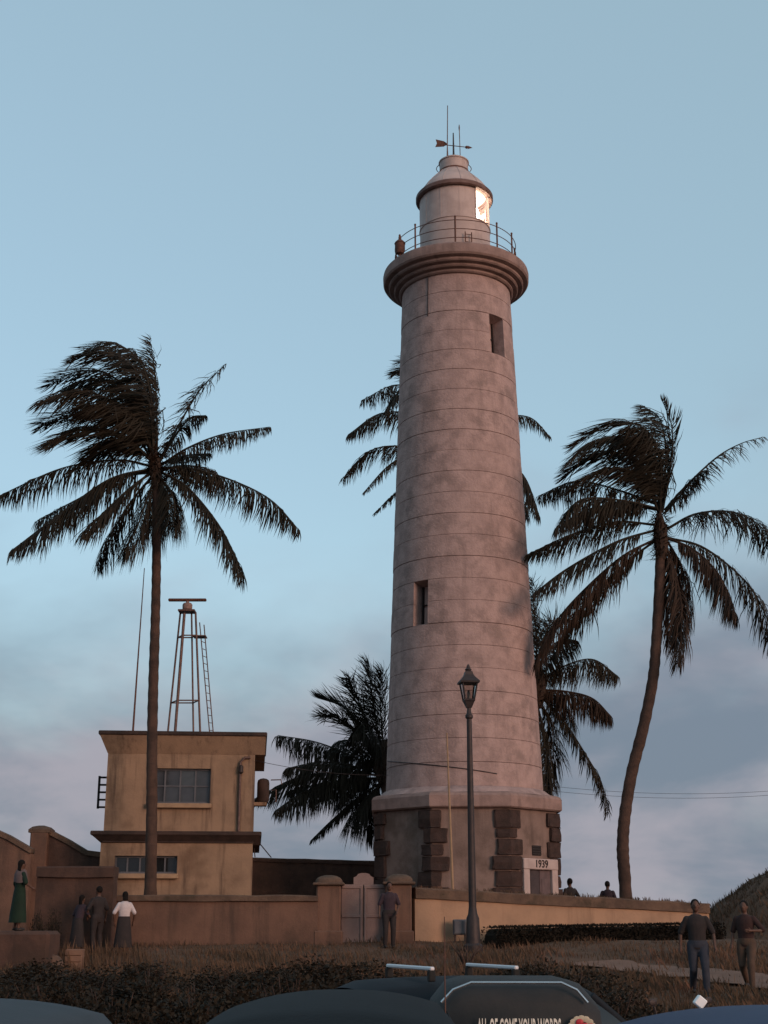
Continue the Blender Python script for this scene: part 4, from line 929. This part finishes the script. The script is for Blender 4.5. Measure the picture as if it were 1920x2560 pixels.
c = at(1518, 2203, 44.0); person('dark clothed person looking over the wall beside the curved palm trunk', (c.x, 44, 1.62), -.4, c.z - 1.62, 'cloth_plum', 'cloth_black')
c = at(973, 2205, 33.4); g = gp(973, 33.4); person('person in dark clothes standing against the right gate pier', g, math.pi + .2, c.z - g[2], 'cloth_plum', 'cloth_black', None, dict(l=((0, .05, 0), (.1, .12, .05))))
c = at(310, 2229, 32.6); g = gp(310, 32.6); person('person in white shirt and dark skirt standing before the brown wall', g, .35, c.z - g[2], 'shirt_white', 'cloth_black', None, dict(l=((-.06, -.02, 0), (.0, -.02, .0)), r=((.05, 0, 0), (.02, .04, .02))), 'skirt', .16, True)
c = at(246, 2216, 32.7); g = gp(244, 32.7); person('taller person in black clothes left of the white shirt', g, .8, c.z - g[2], 'cloth_black', 'cloth_black', None, dict(l=((-.05, .05, 0), (.05, .1, .05))))
c = at(196, 2243, 32.6); g = gp(195, 32.6); person('shorter long haired person in black leaning forward by the small crate', g, -.6, c.z - g[2] + .05, 'cloth_plum', 'cloth_black', None, dict(r=((.02, .1, .03), (0, .2, .1))), 'skirt', .3, True, .12)
c = at(44, 2150, 30.4); g = (at(44, 2300, 30.4).x, 30.4, 1.86); person('person in long green dress with pale shawl standing on the masonry block', g, -.9, c.z - g[2], 'cloth_green', 'cloth_green', None, dict(r=((.05, .05, .02), (.02, .14, .16))), 'skirt', .22, True, 0, 'cloth_pink')

# ---------------------------------------------------------------- vehicles in the foreground
def wheel(parent, c, r, w, ax='X'):
    m = MB(); rings = []; n = 24
    prof = [(r * .62, -w / 2), (r * .9, -w / 2), (r, -w * .32), (r, w * .32), (r * .9, w / 2), (r * .62, w / 2)]
    for pr, off in prof: rings.append([Vector((c[0] + off, c[1] + pr * math.cos(2 * math.pi * k / n), c[2] + pr * math.sin(2 * math.pi * k / n))) for k in range(n)])
    t = m.loft(rings).build('tyre', 'rubber', parent, smooth=40)
    MB().loft([[Vector((c[0] + off, c[1] + pr * math.cos(2 * math.pi * k / n), c[2] + pr * math.sin(2 * math.pi * k / n))) for k in range(n)] for pr, off in ((r * .2, -w / 2 - .01), (r * .6, -w / 2 + .01), (r * .6, w / 2 - .01), (r * .2, w / 2 + .01))]).build('rim', 'chrome', t, smooth=40)
def car(label, loc, yaw, paint, L=3.8, W=1.62, H=1.5, cab=(-1.75, -1.45, .45, 1.05), belt=.92, rw=.56, group=None):
    """local frame: nose towards +Y"""
    o = thing('parked_car', label, 'car', loc, group, rz=yaw); V = Vector; hL = L / 2
    def section(y, zb, zt, w):
        r = .12; return [V((s * x, y, z)) for s, x, z in ((-1, w - r, zb), (-1, w, zb + r), (-1, w, (zb + zt) / 2 + .08), (-1, w - .05, zt - .03), (-1, w - .14, zt), (1, w - .14, zt), (1, w - .05, zt - .03), (1, w, (zb + zt) / 2 + .08), (1, w, zb + r), (1, w - r, zb))]
    w = W / 2; hood = belt - .02
    st = [(-hL, .34, .74, w - .16), (-hL + .08, .24, belt - .04, w - .05), (-hL + .45, .2, belt, w), (0, .18, belt, w), (hL - 1.0, .18, hood, w), (hL - .45, .2, hood - .08, w - .03), (hL - .1, .24, hood - .2, w - .10), (hL, .32, .62, w - .22)]
    MB().loft([section(*s) for s in st]).build('body', paint, o, smooth=45)
    yr0, yr1, yf1, yf0 = cab; wb = w - .07; zr_ = H - .17
    def glassring(y, z, half): return [V((-half, y, z)), V((half, y, z))]
    base = [V((-wb, yr0, belt - .02)), V((wb, yr0, belt - .02)), V((wb, yf0, belt - .02)), V((-wb, yf0, belt - .02))]
    top = [V((-rw - .01, yr1, zr_)), V((rw + .01, yr1, zr_)), V((rw + .01, yf1, zr_)), V((-rw - .01, yf1, zr_))]
    for k, nm in enumerate(('rear_window', 'side_window', 'windscreen', 'side_window')):
        a, b, c, d = base[k], base[(k + 1) % 4], top[(k + 1) % 4], top[k]; n_ = 6; g = []
        cen = (a + b + c + d) / 4; nr = (b - a).cross(d - a).normalized() * .05
        rows = []
        for j in range(n_ + 1):
            v_ = j / n_; rows.append([(a + (d - a) * v_) * (1 - u) + (b + (c - b) * v_) * u + nr * (4 * u * (1 - u) * .6 + 4 * v_ * (1 - v_) * .5) * (1 if nr.dot(cen - V((0, (yr0 + yf0) / 2, belt))) > 0 else -1) for u in [i / n_ for i in range(n_ + 1)]])
        MB().loft(rows, closed=False, cap=False).build(nm, 'glass', o, smooth=60)
    NXr, NYr = 14, 12; rows = []
    for j in range(NYr + 1):
        v_ = j / NYr; y = yr1 - .07 + (yf1 - yr1 + .14) * v_; row = []
        edge = max(abs(v_ - .5) * 2 - .78, 0) / .22
        for i in range(NXr + 1):
            u = i / NXr * 2 - 1; half = rw + .05 - .05 * edge ** 2
            row.append(V((u * half, y, H - .02 - .085 * abs(u) ** 2.4 - .06 * max(0, abs(u) - .86) / .14 - .03 * (2 * v_ - 1) ** 2 - .05 * edge ** 2)))
        rows.append(row)
    MB().loft(rows, closed=False, cap=False).build('roof', paint, o, smooth=70)
    for k in range(4): MB().tube([base[k], top[k]], .035, 6).build('pillar', paint, o, smooth=60)
    for s in (-1, 1): MB().tube([V((s * (wb + .01), -.3, belt)), V((s * (rw + .03), -.3, zr_))], .03, 6).build('pillar', paint, o, smooth=60)
    for s in (-1, 1):
        for y in (-hL + .68, hL - .72): wheel(o, (s * (w - .09), y, .29), .29, .18)
        MB().box((s * (w - .30), hL - .06, .62), (.32, .12, .16), rz=-s * .3, ch=.04).build('headlight', 'window_glass', o)
        MB().box((s * (w - .20), -hL + .05, .72), (.18, .10, .26), rz=s * .3, ch=.04).build('tail_light', 'lamp_red', o)
        MB().ellipsoid((s * (w + .07), yf0 - .35, belt + .06), (.10, .06, .07), 10, 8).build('wing_mirror', paint, o, smooth=60)
        for yd in (-.55, .35): MB().box((s * (w + .004), yd, belt - .14), (.03, .14, .03), ch=.01).build('door_handle', 'chrome', o)
    MB().box((0, -hL + .02, .42), (W - .3, .1, .16), ch=.04).build('bumper', 'rubber', o)
    MB().box((0, hL - .04, .38), (W - .4, .12, .16), ch=.04).build('bumper', 'rubber', o)
    return o
def gxy(px, py, Y): return at(px, py, Y).x
car('pale grey blue car whose domed roof fills the lower left corner', (gxy(-165, 2500, 5.0), 4.75, .25), .04, 'paint_grey', L=3.7, W=1.6, H=1.525, cab=(-1.6, -1.15, .85, 1.4), rw=.56)
cc = car('broad dark car with thin aerial parked at the bottom centre', (gxy(838, 2500, 5.8), 6.25, .25), -.01, 'paint_dark', L=3.9, W=1.55, H=1.495, cab=(-1.75, -1.4, .7, 1.25), rw=.46)
ant0 = Vector((.455, -.2, 1.36)); MB().tube([ant0, ant0 + Vector((0, .02, .2)), ant0 + Vector((.002, .04, .42))], [.0035, .0028, .002], 5).build('aerial', 'rust', cc)
c3 = car('slate blue car parked sideways with two white roof rack bars', (gxy(1262, 2430, 12.0), 12.3, 0), R(-68), 'paint_slate', L=3.9, W=1.6, H=1.60, cab=(-1.75, -1.35, .55, 1.15), rw=.54)
for y in (-.86, -.10):
    MB().box((0, y, 1.655), (.95, .04, .03), ch=.008).build('roof_bar', 'white_bar', c3)
    for s in (-1, 1): MB().box((s * .45, y, 1.60), (.05, .06, .09), ch=.01).build('bar_foot', 'rubber', c3)
cb = car('blue car at the bottom right corner with small white box on its roof', (gxy(1935, 2530, 4.6), 4.3, .25), -.05, 'paint_blue', L=3.7, W=1.6, H=1.54, cab=(-1.75, -1.25, .5, 1.1), rw=.54)
wp = at(1750, 2505, 4.6)
tag(MB().box((wp.x, 4.6, wp.z), (.032, .03, .032), ry=R(40), ch=.003).build('roof_light', 'white_plastic'), 'small tilted white box standing on the blue car roof', 'roof light')

# three-wheeler with slogan on its rear curtain
tw = (gxy(1303, 2500, 9.6), 10.6, 0)
K = thing('three_wheeler', 'dark canvas topped three-wheeler with pale slogan across its back', 'three wheeler', tw, rz=-.03); V = Vector
ZT = 1.63
rows = []
for y, zt_, wt, wb in ((-1.0, ZT - .12, .40, .60), (-.92, ZT - .03, .43, .61), (-.5, ZT, .47, .62), (.2, ZT, .46, .60), (.62, ZT - .05, .42, .56), (.72, ZT - .12, .38, .54)):
    rows.append([V((s * x, y, z)) for s, x, z in ((-1, wb, .95), (-1, wb - .03, 1.2), (-1, (wt + wb) / 2 + .04, zt_ - .16), (-1, wt, zt_ - .03), (-1, wt - .12, zt_), (1, wt - .12, zt_), (1, wt, zt_ - .03), (1, (wt + wb) / 2 + .04, zt_ - .16), (1, wb - .03, 1.2), (1, wb, .95))])
MB().loft(rows).build('canopy', 'canvas', K, smooth=50)
MB().tube([V((-.50, -.99, ZT - .13)), V((-.42, -1.0, ZT - .05)), V((-.30, -1.0, ZT - .005)), V((.30, -1.0, ZT - .005)), V((.40, -1.0, ZT - .05)), V((.47, -.99, ZT - .13))], .011, 6).build('canopy_piping', 'chrome', K, smooth=60)
MB().loft([[V((s * w_, y, z)) for s, z in ((-1, .34), (-1, .6), (-1, .96), (1, .96), (1, .6), (1, .34))] for y, w_ in ((-1.18, .56), (-1.08, .64), (-.2, .65), (.4, .58), (1.0, .34), (1.25, .16))]).build('tub', 'paint_dark', K, smooth=40)
MB().box((0, -1.02, 1.10), (.98, .02, .46), rx=R(-4), ch=.008).build('rear_curtain', 'canvas', K)
me = text_mesh('ALL OF COME YOUR WORDS', .1, .003)
vb = np.array([v.co[:] for v in me.vertices]); wsc = .55 / (vb[:, 0].max() - vb[:, 0].min())
zs = .135 / (vb[:, 1].max() - vb[:, 1].min())
me.transform(Matrix.Translation((.01, -1.045, ZT - .300)) @ Matrix.Rotation(math.pi / 2, 4, 'X') @ Matrix.Diagonal((wsc, zs, 1, 1)))
addmesh('slogan', me, 'letter', K)
em = MB(); ec = V((.42, -1.045, ZT - .30))
MB().lathe((0, 0, 0), [(0, 0), (.11, 0)], 3).v
pet = MB()
for k in range(9):
    a = k * 2.4; r_ = .016 + .006 * k; pet.ellipsoid(ec + V((r_ * math.cos(a), -.004 - .0012 * (9 - k), r_ * math.sin(a))), (.026, .006, .022), 8, 6)
halo = MB()
for k in range(16):
    a = k * 6.283 / 16; halo.ellipsoid(ec + V((.075 * math.cos(a), .003, .075 * math.sin(a))), (.026, .004, .02), 7, 5)
hm = halo.build('emblem_border', 'emblem_pale', K); pet.build('emblem_rose', 'emblem_red', hm, smooth=60)
for s in (-1, 1):
    wheel(K, (s * .5, -.72, .21), .21, .11); MB().box((s * .54, -1.15, .62), (.1, .06, .2), ch=.02).build('tail_light', 'lamp_red', K)
wheel(K, (0, 1.02, .21), .21, .1)
MB().add([V((-.38, .74, 1.44)), V((.38, .74, 1.44)), V((.44, 1.0, .95)), V((-.44, 1.0, .95))], [(0, 1, 2, 3)]).build('windscreen', 'glass', K)
MB().box((0, -.55, .75), (1.0, .5, .3), ch=.05).build('seat', 'canvas', K)
MB().tube([V((-.3, .78, 1.05)), V((0, .85, 1.0)), V((.3, .78, 1.05))], .018, 6).build('handlebar', 'iron', K)

# motorbike standing between the three-wheeler and the blue car
mb = (gxy(1632, 2500, 12.6), 12.6, 0)
MBK = thing('motorbike', 'dark motorbike with raised mirrors between three-wheeler and blue car', 'motorbike', mb, rz=R(-150))
for y in (-.62, .66): wheel(MBK, (0, y, .3), .3, .1)
MB().tube([V((0, -.62, .3)), V((0, -.2, .45)), V((0, .2, .62)), V((0, .42, .82))], .045, 8).tube([V((0, -.2, .45)), V((0, -.1, .32)), V((0, .25, .34)), V((0, .35, .7))], .035, 8).build('frame', 'iron', MBK, smooth=60)
for s in (-1, 1):
    MB().tube([V((s * .08, .66, .3)), V((s * .09, .48, .82)), V((s * .09, .40, 1.02))], .022, 8).build('fork', 'chrome', MBK)
    MB().tube([V((s * .24, .34, 1.06)), V((s * .27, .36, 1.24)), V((s * .30, .36, 1.34))], .012, 6).ellipsoid((s * .31, .36, 1.37), (.045, .014, .03), 10, 6).build('mirror', 'iron', MBK)
MB().tube([V((-.36, .26, 1.05)), V((-.2, .38, 1.06)), V((0, .42, 1.03)), V((.2, .38, 1.06)), V((.36, .26, 1.05))], .017, 6).build('handlebar', 'iron', MBK, smooth=60)
MB().ellipsoid((0, .18, .80), (.15, .26, .13), 14, 8).build('fuel_tank', 'paint_dark', MBK, smooth=60)
MB().box((0, -.38, .80), (.24, .62, .1), ch=.04).build('seat', 'rubber', MBK); MB().box((0, .05, .46), (.26, .36, .3), ch=.05).build('engine', 'galv', MBK)
MB().ellipsoid((0, .52, .92), (.09, .08, .09), 12, 8).build('headlight', 'chrome', MBK, smooth=60)
MB().tube([V((.12, .1, .3)), V((.15, -.3, .28)), V((.15, -.7, .34))], [.03, .045, .05], 8).build('exhaust', 'chrome', MBK, smooth=60)

# ---------------------------------------------------------------- hedge, shrubs, grass
def leaves(m, pts, nrm, rnd, size):
    for p, n_ in zip(pts, nrm):
        d = Vector((rnd.gauss(0, 1), rnd.gauss(0, 1), rnd.gauss(.4, .8))).normalized(); d = (d + Vector(n_) * .6).normalized()
        w = d.cross(Vector((rnd.gauss(0, 1), rnd.gauss(0, 1), rnd.gauss(0, 1)))).normalized(); s = size * rnd.uniform(.6, 1.3)
        p = Vector(p); m.add([p, p + d * s * .5 + w * s * .28, p + d * s, p + d * s * .5 - w * s * .28], [(0, 1, 2, 3)])
rnd = random.Random(9)
ha, hb = at(1222, 2340, 34.0), at(1790, 2330, 36.6)
hd = Vector((hb.x - ha.x, 36.6 - 34.0, 0)); hn = Vector((-hd.y, hd.x, 0)).normalized(); HE = thing('hedge', 'long dark clipped hedge along the foot of the yellow wall', 'hedge', ((ha.x + hb.x) / 2, 35.3, 1.4))
def htop(t): return at(1222 + 568 * t, 2316 - 10 * t, 34.0 + 2.6 * t).z
rings = []
for i in range(41):
    t = i / 40; q = min(1, math.sqrt(max(0, 1 - (1 - min(t * 26, 1)) ** 2)) + .02); q2 = q if i < 39 else .5; c = Vector((ha.x, 34.0, 0)) + hd * t; zt = htop(t) - .06; zb = 1.35; w = .38
    zt = zb + (zt - zb) * (.72 + .28 * q2)
    rings.append([c + hn * s * w * (.6 + .4 * q2) + Vector((0, 0, z)) for s, z in ((-1, zb), (-1, zt - .08), (-.85, zt), (.85, zt), (1, zt - .08), (1, zb))])
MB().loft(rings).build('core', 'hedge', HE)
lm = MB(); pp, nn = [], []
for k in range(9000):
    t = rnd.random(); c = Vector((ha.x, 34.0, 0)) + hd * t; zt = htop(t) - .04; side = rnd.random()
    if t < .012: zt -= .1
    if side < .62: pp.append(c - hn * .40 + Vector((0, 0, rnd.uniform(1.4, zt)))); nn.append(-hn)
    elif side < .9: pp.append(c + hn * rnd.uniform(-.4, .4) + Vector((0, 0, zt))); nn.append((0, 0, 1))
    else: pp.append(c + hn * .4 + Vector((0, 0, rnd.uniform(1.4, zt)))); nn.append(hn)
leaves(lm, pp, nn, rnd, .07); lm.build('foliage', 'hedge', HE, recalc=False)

def shrub_mesh(seed, nleaf=3200):
    rnd = random.Random(seed); m = MB(); pp, nn = [], []
    blobs = [(rnd.uniform(-.55, .55), rnd.uniform(-.35, .35), rnd.uniform(.25, .62), rnd.uniform(.26, .48)) for _ in range(9)]
    while len(pp) < nleaf:
        bx, by, bz, br = rnd.choice(blobs); d = Vector((rnd.gauss(0, 1), rnd.gauss(0, 1), rnd.gauss(0, 1))).normalized()
        p = Vector((bx, by, bz)) + d * br * rnd.uniform(.55, 1.08)
        if p.z > 0: pp.append(p); nn.append(d)
    leaves(m, pp, nn, rnd, .07); return m
def stems_mesh(seed):
    rnd = random.Random(seed); m = MB()
    for k in range(12):
        a = rnd.uniform(0, 6.28); r = rnd.uniform(.2, .6); m.tube([Vector((rnd.uniform(-.1, .1), rnd.uniform(-.1, .1), -.1)), Vector((r * .4 * math.cos(a), r * .3 * math.sin(a), .35)), Vector((r * math.cos(a), r * .7 * math.sin(a), rnd.uniform(.6, 1.0)))], [.018, .012, .005], 5)
    return m
protos = []
for s in range(4):
    t = thing('shrub', 'x', 'shrub', (0, 0, 0)); shrub_mesh(40 + s).build('foliage', 'shrub', t, recalc=False); stems_mesh(60 + s).build('stem', 'trunk', t); protos.append(t)
used = [False] * 4
def shrub(px, Y, w, h, k, label, group=None, rz=0.0):
    x = at(px, 2400, Y).x
    o = protos[k] if not used[k] else copy_tree(protos[k]); used[k] = True
    o.location = (x, Y, zg(x, Y) - .05); o.scale = (w, w * .9, h); o.rotation_euler = (0, 0, rz); o['label'] = label
    if group: o['group'] = group
    elif 'group' in o: del o['group']
BELT = 'dark leafy shrub in the tangled belt between the parked cars and the grass'
rnd = random.Random(15)
i = 0
for Y, x0, x1, stp, h in ((25.8, -60, 1080, 150, .62), (23.2, -100, 1180, 165, .75), (20.2, -60, 1250, 190, .95)):
    x = x0
    while x < x1:
        shrub(x + rnd.uniform(-30, 30), Y + rnd.uniform(-.6, .6), rnd.uniform(.95, 1.35), h * rnd.uniform(.8, 1.15), i % 4, BELT, 'shrubs in the belt behind the cars', rnd.uniform(0, 6.28)); i += 1; x += stp
for q, (px, Y, w, h) in enumerate(((1250, 24.5, 1.0, .72), (1350, 23.5, 1.2, .88), (1440, 22.8, 1.2, .9), (1525, 21.0, 1.0, .88), (1600, 19.4, .9, .8), (1390, 20.0, 1.2, 1.1), (1500, 18.0, 1.0, 1.0))):
    shrub(px, Y, w, h, (q + 1) % 4, 'dark shrub on the slope beside the bare earth path at right', 'shrubs beside the earth path', q * 1.3)
shrub(104, 32.4, .42, 1.1, 0, 'narrow dark bush against the stained wall block at left', None, .5)
# leafless twiggy plant at the foot of the lamp
tg = MB(); rnd = random.Random(4); tx_ = at(1168, 2400, 31.0).x; tz = zg(tx_, 31.0)
for k in range(14):
    a = rnd.uniform(-1, 1); tg.tube([Vector((tx_, 31.0, tz - .05)), Vector((tx_ + a * .18, 31 + rnd.uniform(-.1, .1), tz + .3)), Vector((tx_ + a * .45, 31 + rnd.uniform(-.2, .2), tz + rnd.uniform(.45, .75)))], [.018, .013, .005], 5)
tag(tg.build('dead_shrub', 'trunk', base=True), 'leafless twiggy shrub in the grass at the foot of the lamp', 'shrub')

gr = np.random.default_rng(5)
def grass_patch(n, f, hmin, hmax, wid):
    v, fc = [], []
    for k in range(n):
        q = f()
        if q is None: continue
        x, y, z = q; h = gr.uniform(hmin, hmax) * (.6 if 32.6 < y < 34.5 else 1) * (.55 + .9 * (.5 + .5 * math.sin(x * 1.9 + 2.3 * math.sin(y * .8)) * math.sin(y * 1.7 + x * .6))) * (1.4 if gr.random() < .08 else 1); a = gr.uniform(0, 6.28); w = wid * gr.uniform(.6, 1.2)
        lx_, ly_ = gr.normal(-.12, .22) * h, gr.normal(0, .22) * h; h *= (1.9 if (x < -5.2 and 30.4 < y < 32.3) else 1); b = len(v); dx, dy = math.cos(a) * w, math.sin(a) * w
        v += [(x - dx, y - dy, z - .02), (x + dx, y + dy, z - .02), (x + lx_ * .4 + dx * .6, y + ly_ * .4 + dy * .6, z + h * .6), (x + lx_, y + ly_, z + h)]
        fc += [(b, b + 1, b + 2), (b, b + 2, b + 3)]
    me = bpy.data.meshes.new('grass'); me.from_pydata(v, [], fc); return me
def onpath(x, y):
    for (a, b) in sub[::2]:
        if abs(x - a) < 1.0 and abs(y - b) < .55: return True
    return False
def fbank():
    y = gr.uniform(18.5, 34.4); x = gr.uniform(-13, 14) * (.55 + .45 * y / 34)
    if onpath(x, y) and gr.random() < .9: return None
    return x, y, zg(x, y)
tag(addmesh('grass', grass_patch(105000, fbank, .05, .21, .009), 'grass'), 'rough dry grass covering the bank below the walls', 'grass', kind='stuff')
def fm():
    x, y = gr.uniform(8.0, 18), gr.uniform(34.2, 43.5); h = mound_h(x, y)
    return (x, y, zg(x, y) - .17 + h) if h > .02 else None
tag(addmesh('grass', grass_patch(22000, fm, .06, .2, .014), 'grass'), 'short rough grass growing over the rampart mound at right', 'grass', kind='stuff')

# weeds growing along the coping of the yellow wall
wa_, wb_ = pz(1030, 2219, 34.4), pz(1765, 2258, 37.4)
def fcop():
    t = gr.random(); c = abs(math.sin(t * 23) * math.sin(t * 57))
    if gr.random() > c: return None
    return wa_.x + (wb_.x - wa_.x) * t, 34.6 + 3.0 * t + gr.uniform(-.2, .2), wa_.z + (wb_.z - wa_.z) * t
tag(addmesh('grass', grass_patch(2600, fcop, .02, .075, .008), 'grass'), 'sparse weeds growing along the coping of the yellow wall', 'grass', kind='stuff')
